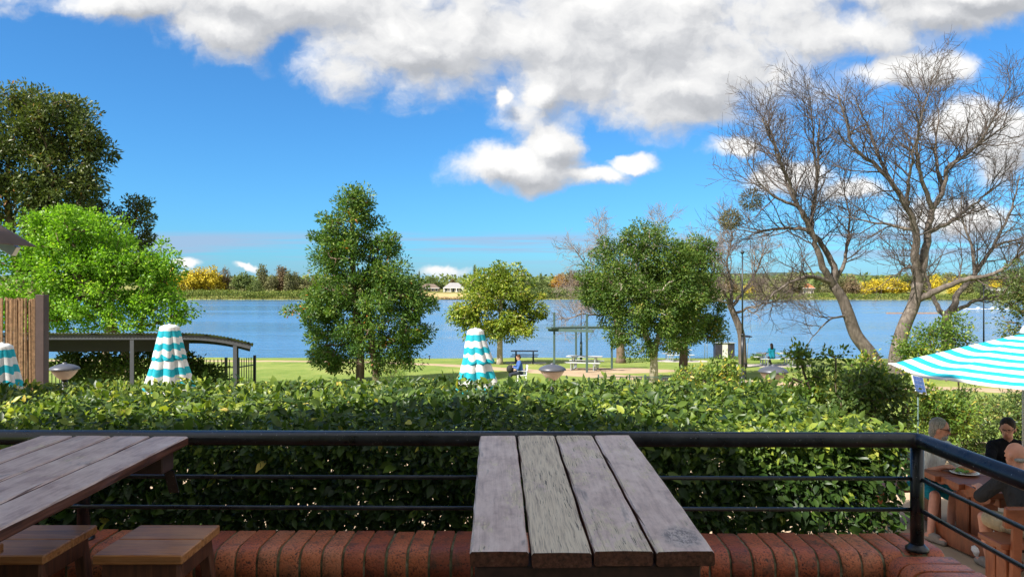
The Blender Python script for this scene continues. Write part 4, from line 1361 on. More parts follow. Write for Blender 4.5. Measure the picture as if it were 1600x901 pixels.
# pontoon booms on the water at right
def boom(label, px0, px1, py, m_, th):
    d = (EYE - WATER_Z) * FOC / (py - 452)
    a, b = at(px0, py, d), at(px1, py, d)
    root = thing('floating_boom', label, 'pontoon', ((a.x + b.x) / 2, d, WATER_Z), 0, 'floating booms on the river')
    L = b.x - a.x
    n = max(3, int(L / 4))
    for i in range(n):
        MB().box((-L / 2 + L * (i + .5) / n, 0, .10), (L / n - .12, th, .28), ch=.03).build('float', m_, root)
boom('brown timber boom floating behind the bare trunks', 1385, 1472, 490, simple_mat('wet_boom_timber', (.32, .20, .13), .8, 0, .2, 1), .7)
def buoy_line():
    d = (EYE - WATER_Z) * FOC / (483 - 452)
    a, b = at(1502, 483, d), at(1590, 483, d)
    root = thing('buoy_line', 'thin line of white floats on the river at far right', 'buoys', ((a.x + b.x) / 2, d, WATER_Z), 0)
    L = b.x - a.x
    MB().tube([(-L / 2, 0, .05), (L / 2, 0, .05)], .10, 6).build('rope', BUOY_W, root)
    for t in (-.43, -.2, .06, .33):
        MB().ball((L * t, 0, .2), (.55, .3, .32)).build('float', BUOY_W, root, True)
buoy_line()

# solar panel among the shrubs at right
def solar():
    c = at(1436, 601, 10.9)
    root = thing('solar_panel', 'small blue solar panel among the shrubs under the open parasol', 'solar panel', (c.x, c.y, -1.2))
    z = c.z + 1.2
    M = Matrix.Rotation(R(20), 3, 'Z') @ Matrix.Rotation(R(62), 3, 'X') @ Matrix.Rotation(R(-14), 3, 'Z')
    MB().box((0, 0, z), (.20, .285, .012), M, .002).build('frame', ALU, root)
    for i in range(3):
        for j in range(4):
            off = M @ Vector(((i - 1) * .061, (j - 1.5) * .066, .0075))
            MB().box(Vector((0, 0, z)) + off, (.056, .061, .003), M).build('cell', PANEL_BLUE, root)
    MB().tube([(0, .03, 0), (0, .03, z - .02)], .012, 8).build('post', GREEN_STEEL, root, True)
solar()

# ================================================================== TREES
def twig_mesh(name, polys, rads, sides=3):
    polys = np.asarray(polys, float); rads = np.asarray(rads, float)
    n, k, _ = polys.shape
    T = unit(polys[:, -1] - polys[:, 0])
    ref = np.where(np.abs(T[:, 2:3]) < .9, np.array([[0, 0, 1.]]), np.array([[1., 0, 0]]))
    A = unit(np.cross(T, ref)); B = np.cross(T, A)
    ang = 2 * np.pi * np.arange(sides) / sides
    ring = (np.cos(ang)[None, :, None] * A[:, None, :] + np.sin(ang)[None, :, None] * B[:, None, :])
    V = polys[:, :, None, :] + rads[:, :, None, None] * ring[:, None, :, :]
    V = V.reshape(-1, 3)
    idx = np.arange(n * k * sides).reshape(n, k, sides)
    a = idx[:, :-1, :]; b = np.roll(idx, -1, 2)[:, :-1, :]; c = np.roll(idx, -1, 2)[:, 1:, :]; d = idx[:, 1:, :]
    F = np.stack([a, b, c, d], -1).reshape(-1, 4)
    me = bpy.data.meshes.new(name)
    me.vertices.add(len(V)); me.vertices.foreach_set('co', V.ravel().astype(np.float32))
    me.loops.add(F.size); me.loops.foreach_set('vertex_index', F.ravel().astype(np.int32))
    me.polygons.add(len(F))
    me.polygons.foreach_set('loop_start', (np.arange(len(F)) * 4).astype(np.int32))
    me.polygons.foreach_set('loop_total', np.full(len(F), 4, np.int32))
    me.polygons.foreach_set('use_smooth', np.ones(len(F), bool))
    me.update(calc_edges=True)
    return me

def catmull(pts, sub=5):
    pts = [Vector(p) for p in pts]
    q = [pts[0] * 2 - pts[1]] + pts + [pts[-1] * 2 - pts[-2]]
    out = []
    for i in range(1, len(q) - 2):
        for k in range(sub):
            t = k / sub
            out.append(.5 * ((2 * q[i]) + (q[i + 1] - q[i - 1]) * t + (2 * q[i - 1] - 5 * q[i] + 4 * q[i + 1] - q[i + 2]) * t * t + (3 * q[i] - q[i - 1] - 3 * q[i + 1] + q[i + 2]) * t ** 3))
    out.append(pts[-1])
    return out

def leafy_tree(name, label, cat, trunks, d, ells, n_clump, per, clump_r, leaf_l, leaf_w, lmat, bark, rng_seed, depth=.85,
               shell=.55, tpl=LEAF_SIMPLE, tilt=.5, group=None, trunk_r=.15, twig_r=.010, base_z=None, tint_mu=.45, droop=.0, part='crown', clump_flat=.8):
    r_ = np.random.default_rng(rng_seed)
    bx = trunks[0][0]
    base = Vector(((bx[0] - 800) * d / FOC, d, 0))
    base.z = gz(base.x, base.y) if base_z is None else base_z
    O = np.array(base)
    root = thing(name, label, cat, base, 0, group)
    E = np.array([(*at(e[0], e[1], d), e[2] * d / FOC, e[3] * d / FOC, (e[4] if len(e) > 4 else 0.0)) for e in ells], float)
    wts = E[:, 3] * E[:, 4]; wts /= wts.sum()
    ei = r_.choice(len(E), n_clump, p=wts)
    u = unit(r_.normal(size=(n_clump, 3)))
    rr = shell + (1 - shell) * r_.uniform(size=n_clump) ** .6
    inner = r_.uniform(size=n_clump) < .2
    rr[inner] = r_.uniform(.1, .8, inner.sum())
    sprig = r_.uniform(size=n_clump) < .14
    rr[sprig] = r_.uniform(1.0, 1.16, sprig.sum())
    cc = E[ei, :3] + np.stack([np.zeros(n_clump), E[ei, 5], np.zeros(n_clump)], 1)
    C = cc + u * rr[:, None] * np.stack([E[ei, 3], E[ei, 3] * depth, E[ei, 4]], 1)
    C[:, 2] = np.maximum(C[:, 2], base.z + .15)
    centre = C.mean(0)
    # skeleton: trunks, then every clump is joined to the nearest lower branch
    nodes = []; par = []; tr_end = []
    chains = []
    for tp in trunks:
        pts = catmull([at(p[0], p[1], d) + Vector((0, p[2] if len(p) > 2 else 0, 0)) for p in tp], 4)
        pts[0].z = base.z - .05
        for i, p in enumerate(pts):
            nodes.append(np.array(p)); par.append(len(nodes) - 2 if i else -1)
    n_tr = len(nodes)
    order = np.argsort(np.linalg.norm(C - np.array(nodes[n_tr // 2]), axis=1))
    ends = []
    for ci in order:
        c = C[ci]
        NN = np.array(nodes)
        dv = c - NN
        dist = np.linalg.norm(dv, axis=1)
        cost = dist * (1 + .9 * np.clip(-dv[:, 2] / np.maximum(dist, .01) + .15, 0, 1))
        cost[:max(1, n_tr // 6)] += 3.0
        j = int(np.argmin(cost))
        steps = 3 if dist[j] > .5 else 1
        last = j
        for s in range(1, steps + 1):
            t = s / steps
            q = NN[j] + dv[j] * t + (r_.normal(0, .05, 3) * dist[j] if s < steps else 0)
            if s < steps: q[2] -= .05 * dist[j] * math.sin(math.pi * t) * -1
            nodes.append(q); par.append(last); last = len(nodes) - 1
        ends.append(last)
    nodes = np.array(nodes); par = np.array(par)
    acc = np.zeros(len(nodes)); 
    for e in ends: acc[e] += twig_r ** 2.2
    for i in range(len(nodes) - 1, -1, -1):
        if par[i] >= 0: acc[par[i]] += acc[i]
    rad = acc ** (1 / 2.2)
    scale = trunk_r / max(rad[0], 1e-6)
    rad = np.maximum(np.where(rad > twig_r, rad * (1 + (scale - 1) * np.clip(rad / rad[0], 0, 1) ** .5), rad), twig_r * .7)
    # trunks as tubes, branches as prisms
    k = 0
    for tp in trunks:
        m_ = (len(tp) - 1) * 4 + 1
        MB().tube([Vector(nodes[i] - O) for i in range(k, k + m_)], [min(max(rad[i], trunk_r * (.9 - .65 * (i - k) / m_)), trunk_r * (1.02 - .5 * (i - k) / m_)) * (1.25 if i == k else 1) for i in range(k, k + m_)], 10).build('trunk', bark, root, True)
        k += m_
    bi = np.where((np.arange(len(nodes)) >= n_tr) & (par >= 0))[0]
    if len(bi):
        pol = np.stack([nodes[par[bi]] - O, nodes[bi] - O], 1)
        rd = np.stack([np.minimum(rad[par[bi]], trunk_r * .45), rad[bi]], 1)
        obj('branches', twig_mesh('branches', pol, rd, 4), bark, root)['kind'] = 'stuff'
    # leaves
    n = n_clump * per
    ci = np.repeat(np.arange(n_clump), per)
    ud = unit(r_.normal(size=(n, 3)))
    size_k = (r_.uniform(.55, 1.35, n_clump) * np.where(sprig, .65, 1))[ci]
    g = ud * (r_.uniform(.15, 1.0, (n, 1)) ** .6) * np.array([1, 1, clump_flat]) * clump_r * size_k[:, None]
    Pn = C[ci] + g
    Dn = ud * .7 + unit(C[ci] - centre) * .3 + r_.normal(0, .45, (n, 3)) + np.array([0, 0, -droop])
    Nn_ = ud * .95 + unit(C[ci] - centre) * .25 + np.array([0, 0, .45]) + r_.normal(0, tilt * .7, (n, 3))
    L_ = leaf_l * r_.uniform(.7, 1.25, n); W_ = leaf_w * r_.uniform(.8, 1.2, n)
    ct = r_.normal(0, .13, n_clump)[ci]
    tint = np.clip(r_.normal(tint_mu, .20, n) + ct + (r_.uniform(size=n) < .006) * .5, 0, 1)
    o = obj(part, leaf_mesh(part, Pn - O, Dn, Nn_, L_, W_, tint, tpl), lmat, root)
    o['kind'] = 'stuff'
    return root

leafy_tree('conical_tree', 'tall conical dark green tree with two trunks, left of the middle parasol', 'tree',
           [[(562, 603), (563, 560), (558, 500), (552, 430), (550, 360), (552, 315)], [(588, 603), (586, 575), (580, 530), (575, 480), (585, 420)]], 34.5,
           [(552, 325, 30, 30), (548, 362, 48, 40), (560, 400, 66, 40), (545, 440, 58, 42), (610, 440, 45, 48), (590, 490, 80, 50), (525, 500, 52, 45), (560, 540, 72, 42),
            (480, 489, 30, 12), (505, 475, 30, 22), (640, 475, 34, 36), (648, 520, 26, 32), (518, 553, 30, 26), (625, 550, 32, 24), (515, 385, 28, 26), (600, 365, 18, 20)],
           430, 122, .52, .165, .070, LEAF_CONE, BARK, 11, trunk_r=.20, tint_mu=.42, shell=.70)
leafy_tree('park_tree', 'small rounded yellow-green tree by the water right of the middle parasol', 'tree',
           [[(781, 569), (781, 545), (782, 500), (784, 450), (785, 425)]], 46.5,
           [(785, 432, 32, 20), (757, 452, 40, 26), (808, 458, 34, 26), (738, 482, 32, 26), (765, 495, 40, 26), (815, 490, 34, 26), (726, 500, 18, 20), (790, 512, 42, 16), (750, 516, 26, 14)],
           170, 105, .58, .21, .095, LEAF_YEL, BARK_PALE, 12, trunk_r=.20, twig_r=.016, tint_mu=.5, droop=.25, shell=.6)
leafy_tree('park_tree', 'broad dark green tree with a pale forked trunk right of the pergola', 'tree',
           [[(1021, 599), (1022, 570), (1018, 545), (1006, 515), (1000, 470), (1000, 420)], [(1021, 570), (1024, 545), (1032, 510), (1040, 460)]], 34.5,
           [(1012, 375, 42, 26), (985, 400, 50, 36), (1035, 405, 42, 40), (945, 440, 36, 42), (985, 455, 60, 45), (1040, 465, 50, 48), (975, 495, 38, 36), (1010, 510, 55, 38), (1055, 520, 34, 28), (930, 455, 22, 26), (995, 545, 26, 14), (1060, 425, 34, 42), (1068, 475, 38, 40)],
           450, 114, .48, .14, .060, LEAF_MID, BARK_PALE, 13, trunk_r=.20, tint_mu=.42, shell=.70)
leafy_tree('park_tree', 'dark green tree with a straight brown trunk behind the pale-trunked tree', 'tree',
           [[(1067, 590), (1068, 560), (1070, 520), (1078, 460), (1085, 410)]], 37.0,
           [(1090, 395, 24, 24), (1088, 430, 34, 34), (1085, 480, 42, 38), (1098, 512, 34, 22), (1065, 520, 34, 22)],
           180, 106, .48, .15, .062, LEAF_MID, BARK, 14, trunk_r=.24, tint_mu=.36, shell=.6)
leafy_tree('lime_tree', 'bright lime green bushy tree above the metal shelter at left', 'tree',
           [[(200, 640), (198, 560), (170, 500), (130, 440), (100, 390)], [(200, 600), (215, 540), (225, 480)]], 20.5,
           [(95, 345, 45, 24), (40, 375, 60, 45), (130, 375, 70, 45), (195, 405, 55, 42), (60, 430, 80, 50), (150, 440, 80, 55), (235, 445, 40, 40), (225, 485, 60, 32), (120, 490, 80, 30), (275, 495, 22, 18), (30, 490, 60, 30), (250, 420, 25, 25)],
           420, 106, .36, .092, .062, LEAF_LIME, BARK, 15, trunk_r=.13, tint_mu=.5, shell=.6)
leafy_tree('old_tree', 'tall dark broad-leaf tree rising behind the lime green tree at upper left', 'tree',
           [[(20, 700), (30, 500), (45, 380), (60, 310), (75, 250), (90, 190)], [(40, 480), (20, 380), (10, 300), (15, 240)], [(50, 380), (85, 310), (110, 270)]], 27.0,
           [(40, 158, 40, 22), (95, 175, 48, 26), (20, 190, 45, 35), (75, 210, 50, 35), (130, 205, 38, 28), (140, 240, 30, 30), (35, 240, 50, 35), (100, 255, 48, 32), (120, 285, 38, 22), (60, 290, 40, 22), (5, 280, 35, 30), (140, 300, 20, 12), (30, 325, 60, 32), (110, 322, 52, 26), (70, 355, 60, 30), (-40, 240, 60, 90)],
           380, 112, .48, .165, .068, LEAF_DARK, BARK, 16, trunk_r=.17, tint_mu=.42, shell=.5)
leafy_tree('old_tree', 'thin dark tree with clumped foliage behind the lime tree, beside the sky', 'tree',
           [[(160, 640), (170, 500), (185, 420), (205, 370), (214, 325)]], 29.0,
           [(215, 322, 20, 20), (220, 345, 16, 14), (180, 350, 34, 18), (210, 378, 26, 16), (225, 405, 18, 10), (150, 320, 26, 16), (160, 370, 40, 22)],
           120, 60, .36, .15, .060, LEAF_DARK, BARK, 17, trunk_r=.14, tint_mu=.28, shell=.4)
# climbing plant under the shelter
leafy_tree('climbing_vine', 'dark climbing plant hanging under the metal shelter roof', 'vine',
           [[(210, 640), (205, 590), (200, 560)], [(280, 640), (275, 590), (262, 560)], [(140, 640), (140, 590), (150, 560)]], 17.6,
           [(150, 572, 40, 26), (215, 568, 40, 24), (275, 572, 34, 26), (300, 585, 28, 22), (110, 560, 20, 18), (330, 590, 20, 14)],
           230, 36, .26, .085, .060, LEAF_SHRUB2, STEM, 18, trunk_r=.04, twig_r=.006, tint_mu=.3)
# hanging branch of a tree beyond the right edge
leafy_tree('park_tree', 'dark leafy tree reaching into the picture at the far right edge', 'tree',
           [[(1680, 600), (1670, 520), (1655, 450), (1640, 400)]], 26.0,
           [(1605, 470, 36, 26), (1595, 508, 26, 22), (1640, 440, 50, 50), (1650, 520, 40, 40), (1580, 455, 18, 10)],
           130, 55, .40, .14, .055, LEAF_DARK, BARK, 19, trunk_r=.2, tint_mu=.4)

# ------------------------------------------------------------------ bare trees
def bare_tree(label, d, trunk, limbs, seed, r0, tmat=TWIG, bmat=BARK_BARE, l1=(1.5, 3.2), dens=.36, l2n=7, l3n=5, up=.45, group=None, l2=(.6, 1.5), l3=(.3, .75), wind=0.0):
    rr = random.Random(seed); nr = np.random.default_rng(seed)
    base = at(trunk[0][0], trunk[0][1], d); base.z = gz(base.x, base.y) - .05
    root = thing('bare_tree', label, 'tree', base, 0, group)
    O = np.array(base)
    pxm = d / FOC
    def path(pts):
        out = []
        for p in pts: out.append(at(p[0], p[1], d) + Vector((0, p[2] if len(p) > 2 else 0, 0)))
        return catmull(out, 5)
    tp = path(trunk); tp[0].z = base.z
    n = len(tp)
    MB().tube([p - base for p in tp], [r0 * (1.3 if i == 0 else 1 - .38 * i / n) for i in range(n)], 12).build('trunk', bmat, root, True)
    KNOWN = [(p.copy(), r0 * (1 - .38 * i / n)) for i, p in enumerate(tp)]
    T1, T2, T3 = [], [], []; R1, R2, R3 = [], [], []
    def curve(p, dr, L, k, upb, jit):
        q = [np.array(p)]; dr = np.array(dr, float); dr /= np.linalg.norm(dr)
        for s in range(k):
            dr = dr + nr.normal(0, jit, 3) + np.array([wind, 0, upb / k]); dr /= np.linalg.norm(dr)
            q.append(q[-1] + dr * L / k)
        return np.array(q)
    def side(t, ang):
        a = nr.normal(size=3); a -= t * a.dot(t); a /= np.linalg.norm(a)
        return t * math.cos(ang) + a * math.sin(ang)
    def ramify(poly, rads, spacing, skip):
        seg = np.linalg.norm(np.diff(poly, axis=0), axis=1); tot = seg.sum(); s = tot * skip
        cum = np.concatenate([[0], np.cumsum(seg)])
        while s < tot:
            i = min(int(np.searchsorted(cum, s, 'right') - 1), len(seg) - 1)
            f = (s - cum[i]) / max(seg[i], 1e-6)
            yield poly[i] * (1 - f) + poly[i + 1] * f, (poly[i + 1] - poly[i]) / max(seg[i], 1e-6), rads[i] * (1 - f) + rads[i + 1] * f, s / tot
            s += spacing * rr.uniform(.6, 1.4)
    for lb in limbs:
        pts = lb['p']; ra = lb['r'] * .82 * pxm / 2; y = lb.get('y', 0)
        q0 = at(pts[0][0], pts[0][1], d)
        kp, kr = min(KNOWN, key=lambda e: (e[0].x - q0.x) ** 2 + (e[0].z - q0.z) ** 2)
        P_ = [(p[0], p[1], (kp.y - d) + y * i / (len(pts) - 1)) for i, p in enumerate(pts)]
        poly = path(P_)
        poly[0] = kp.copy(); poly[1] = poly[1] * .6 + kp * .4
        ra = min(ra, kr * .95)
        for i in range(2, len(poly) - 1):
            poly[i] += Vector((rr.uniform(-1, 1), rr.uniform(-1, 1), rr.uniform(-1, 1))) * .05
        m_ = len(poly)
        rads = [max(.022, ra * (1 - .86 * (i / (m_ - 1)) ** .8)) for i in range(m_)]
        MB().tube([p - base for p in poly], rads, 7).build('limb', bmat, root, True)
        KNOWN += list(zip([p.copy() for p in poly], rads))
        pn = np.array([tuple(p) for p in poly])
        for (q, t, r1, s) in ramify(pn, rads, lb.get('dens', dens), lb.get('skip', .22)):
            L1 = rr.uniform(*l1) * (1.12 - .45 * s)
            c1 = curve(q, side(t, rr.uniform(.5, 1.15)), L1, 6, up * rr.uniform(.2, 1.3), .16)
            ra1 = np.linspace(min(r1 * .6, .040), .011, 7)
            T1.append(c1); R1.append(ra1)
            for (q2, t2, r2, s2) in ramify(c1, ra1, L1 / l2n, .12):
                L2 = rr.uniform(*l2) * (1.1 - .5 * s2)
                c2 = curve(q2, side(t2, rr.uniform(.45, 1.1)), L2, 4, up * rr.uniform(.0, 1.0), .17)
                ra2 = np.linspace(min(r2 * .75, .018), .008, 5)
                T2.append(c2); R2.append(ra2)
                for (q3, t3, r3, s3) in ramify(c2, ra2, L2 / l3n, .15):
                    L3 = rr.uniform(*l3)
                    c3 = curve(q3, side(t3, rr.uniform(.4, 1.1)), L3, 2, up * .4, .15)
                    T3.append(c3); R3.append(np.linspace(.009, .006, 3))
    for nm, T, R_, sd in (('boughs', T1, R1, 4), ('twigs', T2, R2, 3), ('fine_twigs', T3, R3, 3)):
        if T:
            o = obj(nm, twig_mesh(nm, np.array(T) - O, np.array(R_), sd), tmat, root); o['kind'] = 'stuff'
    return root

bare_tree('leaning bare tree with twisted trunk, left of the two big bare trees', 41.0,
          [(1378, 592), (1362, 556), (1338, 524), (1326, 492), (1316, 466), (1302, 446)],
          [{'p': [(1302, 446), (1289, 430), (1271, 397), (1258, 362), (1235, 326), (1218, 290), (1196, 248), (1172, 200)], 'r': 17, 'y': -2},
           {'p': [(1302, 446), (1305, 415), (1289, 380), (1276, 350), (1289, 282), (1293, 225), (1298, 175)], 'r': 16, 'y': 1.5},
           {'p': [(1298, 440), (1268, 434), (1242, 434), (1213, 443), (1184, 462), (1165, 482)], 'r': 11, 'y': -2.5},
           {'p': [(1258, 362), (1222, 356), (1185, 362), (1150, 352)], 'r': 9, 'y': 2.0},
           {'p': [(1235, 326), (1200, 315), (1168, 290), (1140, 240)], 'r': 8, 'y': -1},
           {'p': [(1305, 440), (1325, 412), (1338, 372), (1345, 320), (1338, 270)], 'r': 10, 'y': 2.0},
           {'p': [(1276, 350), (1250, 300), (1240, 240), (1225, 180), (1215, 150)], 'r': 9, 'y': 2.5},
           {'p': [(1289, 282), (1275, 230), (1265, 180), (1250, 140)], 'r': 7, 'y': -2},
           {'p': [(1326, 492), (1290, 500), (1262, 520), (1240, 545)], 'r': 5, 'y': -1.5, 'dens': .6}],
          41, .40, l1=(1.6, 3.6), dens=.34, l2n=8, l3n=4, up=.6, l2=(.7, 1.9), l3=(.3, .9))
bare_tree('biggest bare tree with spreading crown and pale limbs at right', 38.5,
          [(1398, 592), (1402, 550), (1412, 512), (1428, 474), (1434, 442)],
          [{'p': [(1434, 444), (1427, 406), (1424, 360), (1408, 326), (1386, 295), (1355, 264), (1320, 238), (1304, 200), (1290, 160)], 'r': 18, 'y': -1.5},
           {'p': [(1436, 440), (1448, 397), (1457, 362), (1467, 326), (1488, 291), (1498, 258), (1526, 237), (1564, 211), (1605, 185)], 'r': 19, 'y': 1.5},
           {'p': [(1467, 326), (1444, 290), (1424, 240), (1425, 185), (1434, 130)], 'r': 11, 'y': -2},
           {'p': [(1488, 291), (1488, 240), (1500, 195), (1516, 132)], 'r': 11, 'y': 2},
           {'p': [(1386, 295), (1370, 240), (1362, 190), (1350, 140)], 'r': 9, 'y': 2},
           {'p': [(1434, 470), (1456, 455), (1485, 439), (1514, 432), (1540, 418), (1570, 385), (1605, 340)], 'r': 15, 'y': -2.5},
           {'p': [(1424, 360), (1395, 350), (1362, 340), (1335, 330)], 'r': 8, 'y': 2.5},
           {'p': [(1457, 362), (1500, 345), (1545, 320), (1590, 290), (1625, 270)], 'r': 10, 'y': 2.5},
           {'p': [(1498, 258), (1540, 220), (1565, 170), (1580, 128)], 'r': 9, 'y': -1},
           {'p': [(1408, 326), (1400, 280), (1395, 230), (1400, 170)], 'r': 8, 'y': -2.5},
           {'p': [(1430, 420), (1405, 418), (1385, 425), (1370, 440)], 'r': 6, 'y': -2}],
          42, .42, l1=(1.6, 3.6), dens=.34, l2n=8, l3n=4, up=.65, l2=(.7, 1.9), l3=(.3, .9))
bare_tree('dark bare tree with several stems leaning out at the right edge', 44.0,
          [(1480, 580), (1480, 540), (1478, 510), (1480, 490)],
          [{'p': [(1476, 495), (1466, 465), (1462, 430), (1450, 380), (1455, 330)], 'r': 11, 'y': 2},
           {'p': [(1484, 492), (1502, 458), (1530, 427), (1560, 385), (1590, 335), (1612, 270)], 'r': 17, 'y': 1},
           {'p': [(1490, 488), (1515, 470), (1545, 460), (1580, 430)], 'r': 9, 'y': -2},
           {'p': [(1530, 427), (1535, 380), (1530, 330), (1545, 280)], 'r': 9, 'y': 2},
           {'p': [(1560, 385), (1600, 370), (1640, 350)], 'r': 8, 'y': -1}],
          43, .38, l1=(1.5, 3.4), dens=.36, l2n=8, l3n=4, up=.6, l2=(.7, 1.9), l3=(.3, .9))
bare_tree('slim bare tree with a pale twiggy crown behind the black lamp post', 44.0,
          [(1162, 588), (1160, 556), (1158, 522), (1148, 494), (1140, 476)],
          [{'p': [(1142, 478), (1128, 455), (1112, 430), (1100, 400), (1085, 370)], 'r': 8, 'y': -1.5},
           {'p': [(1142, 478), (1145, 445), (1140, 410), (1150, 370), (1145, 335)], 'r': 8, 'y': 1},
           {'p': [(1144, 480), (1165, 455), (1185, 430), (1200, 400), (1210, 375)], 'r': 8, 'y': 1.5},
           {'p': [(1148, 490), (1175, 478), (1200, 470), (1225, 458)], 'r': 6, 'y': -1.5},
           {'p': [(1138, 472), (1115, 468), (1095, 470), (1075, 460)], 'r': 6, 'y': 1.5}],
          44, .27, TWIG_PALE, BARK_BARE, l1=(1.0, 2.0), dens=.22, l2n=7, l3n=5, up=.3, l2=(.5, 1.1), l3=(.25, .6))
bare_tree('bare tree with fine pale twigs behind the broad dark green tree', 48.0,
          [(970, 566), (969, 540), (964, 500), (958, 460)],
          [{'p': [(960, 470), (940, 440), (915, 415), (895, 390)], 'r': 4, 'y': -1},
           {'p': [(958, 462), (950, 420), (945, 380), (935, 345)], 'r': 4, 'y': 1},
           {'p': [(962, 480), (930, 470), (905, 460), (885, 450)], 'r': 4, 'y': 1},
           {'p': [(964, 490), (930, 492), (905, 490), (880, 500)], 'r': 5, 'y': -1.5},
           {'p': [(958, 460), (990, 410), (1020, 370), (1050, 335)], 'r': 4, 'y': 2}],
          45, .30, TWIG_PALE, BARK, l1=(1.0, 2.0), dens=.24, l2n=7, l3n=5, up=.25, l2=(.5, 1.1), l3=(.25, .6))

def mistletoe(label, px, py, d, r):
    c = at(px, py, d); n = 900
    root = thing('mistletoe', label, 'mistletoe', c, 0, 'mistletoe balls in the bare tree')
    u = rand_dirs(n) * (rng.uniform(.2, 1, (n, 1)) ** .5) * r * np.array([1, 1, .95])
    o = obj('leaves', leaf_mesh('leaves', u, u + np.array([0, 0, -.1]) + rng.normal(0, .2, (n, 3)), rng.normal(size=(n, 3)), rng.uniform(.12, .22, n), rng.uniform(.03, .05, n), rng.uniform(0, 1, n), LEAF_KITE), LEAF_MIST, root)
    o['kind'] = 'stuff'
    obj('stalk', MB().tube([(0, 0, -r * .2), (.1, 0, r * .4), (.25, 0, r * 1.1)], .03, 5).mesh('stalk'), BARK_BARE, root)
mistletoe('round brown mistletoe ball hanging lower in the leaning bare tree', 1142, 343, 39.5, .55)
mistletoe('upper mistletoe clump in the leaning bare tree', 1174, 312, 40.5, .62)

# ------------------------------------------------------------------ shrubs at right and behind the hedge
def shrub(label, d, stems, ells, n, per, cr, ll, lw, m_, seed, mu=.45, tpl=LEAF_SIMPLE, shell=.45, base_z=-1.2):
    return leafy_tree('shrub', label, 'shrub', stems, d, ells, n, per, cr, ll, lw, m_, STEM, seed, trunk_r=.025, twig_r=.004, base_z=base_z, tint_mu=mu, tpl=tpl, shell=shell, part='foliage', group='shrubs beside the terrace')
shrub('upright leafy shrub just right of the bowl lamp', 7.6, [[(1300, 800), (1290, 680), (1262, 600), (1245, 545)], [(1300, 800), (1305, 660), (1306, 560)]],
      [(1247, 560, 16, 26), (1262, 610, 40, 30), (1305, 555, 14, 22), (1310, 610, 45, 34), (1290, 650, 60, 36), (1240, 625, 25, 25)], 150, 26, .11, .060, .028, LEAF_SHRUB, 51, .42)
shrub('yellow-green shrub at the right end of the hedge', 6.6, [[(1370, 820), (1360, 720), (1345, 640)], [(1380, 820), (1400, 700), (1420, 640)]],
      [(1345, 610, 45, 30), (1383, 610, 38, 26), (1340, 655, 55, 36), (1385, 655, 36, 32), (1365, 700, 36, 20)], 170, 26, .10, .055, .027, LEAF_SHRUB2, 52, .45)
shrub('bright shrub with yellowing tips below the open parasol', 11.2, [[(1450, 820), (1450, 700), (1460, 640)]],
      [(1440, 625, 40, 20), (1475, 640, 40, 24), (1455, 670, 50, 26), (1500, 650, 40, 25)], 200, 28, .15, .065, .030, LEAF_SHRUB, 53, .5)
shrub('dark shrub behind the diners at right', 12.6, [[(1530, 760), (1530, 690), (1530, 640)], [(1580, 760), (1590, 690), (1590, 630)]],
      [(1490, 650, 45, 34), (1540, 640, 45, 34), (1590, 640, 40, 40), (1500, 700, 50, 34), (1560, 700, 55, 34), (1620, 690, 50, 40), (1440, 690, 40, 40)], 300, 28, .16, .075, .030, LEAF_SHRUB2, 54, .5)
shrub('leafy green shrub in front of the big bare trunks at right', 20.0, [[(1450, 640), (1450, 580), (1455, 530)], [(1500, 640), (1495, 560), (1490, 510)]],
      [(1420, 545, 26, 16), (1455, 525, 34, 24), (1490, 515, 26, 22), (1455, 555, 50, 22), (1505, 545, 22, 24)], 150, 30, .24, .095, .045, LEAF_SHRUB, 55, .45, base_z=-2.2)
shrub('tall sprigged shrub left of the parasol tip', 8.6, [[(1360, 780), (1355, 660), (1352, 570)], [(1340, 780), (1330, 650), (1320, 590)]],
      [(1352, 560, 16, 20), (1330, 590, 26, 20), (1375, 595, 32, 20), (1350, 625, 50, 26)], 95, 26, .12, .062, .028, LEAF_SHRUB, 56, .55)
shrub('yellow-green bushy shrub left of the tall black lamp post', 9.4, [[(1120, 760), (1120, 660), (1118, 600)]],
      [(1075, 588, 26, 14), (1105, 590, 26, 16), (1135, 575, 18, 22), (1145, 590, 22, 16), (1090, 605, 60, 14)], 110, 24, .10, .055, .026, LEAF_SHRUB, 57, .6)
shrub('small pale green bush at the foot of the conical tree', 30.0, [[(612, 620), (612, 600), (614, 590)]],
      [(610, 592, 26, 10), (620, 580, 16, 10)], 50, 30, .20, .07, .02, LEAF_SHRUB, 58, .5, base_z=lawn_z(30) + .0)
shrub('little green bush at the water edge left of the person in teal', 51.0, [[(1185, 566), (1185, 562), (1186, 558)]],
      [(1184, 558, 10, 5), (1178, 561, 6, 3)], 24, 30, .22, .10, .05, LEAF_SHRUB, 59, .4, base_z=lawn_z(51))

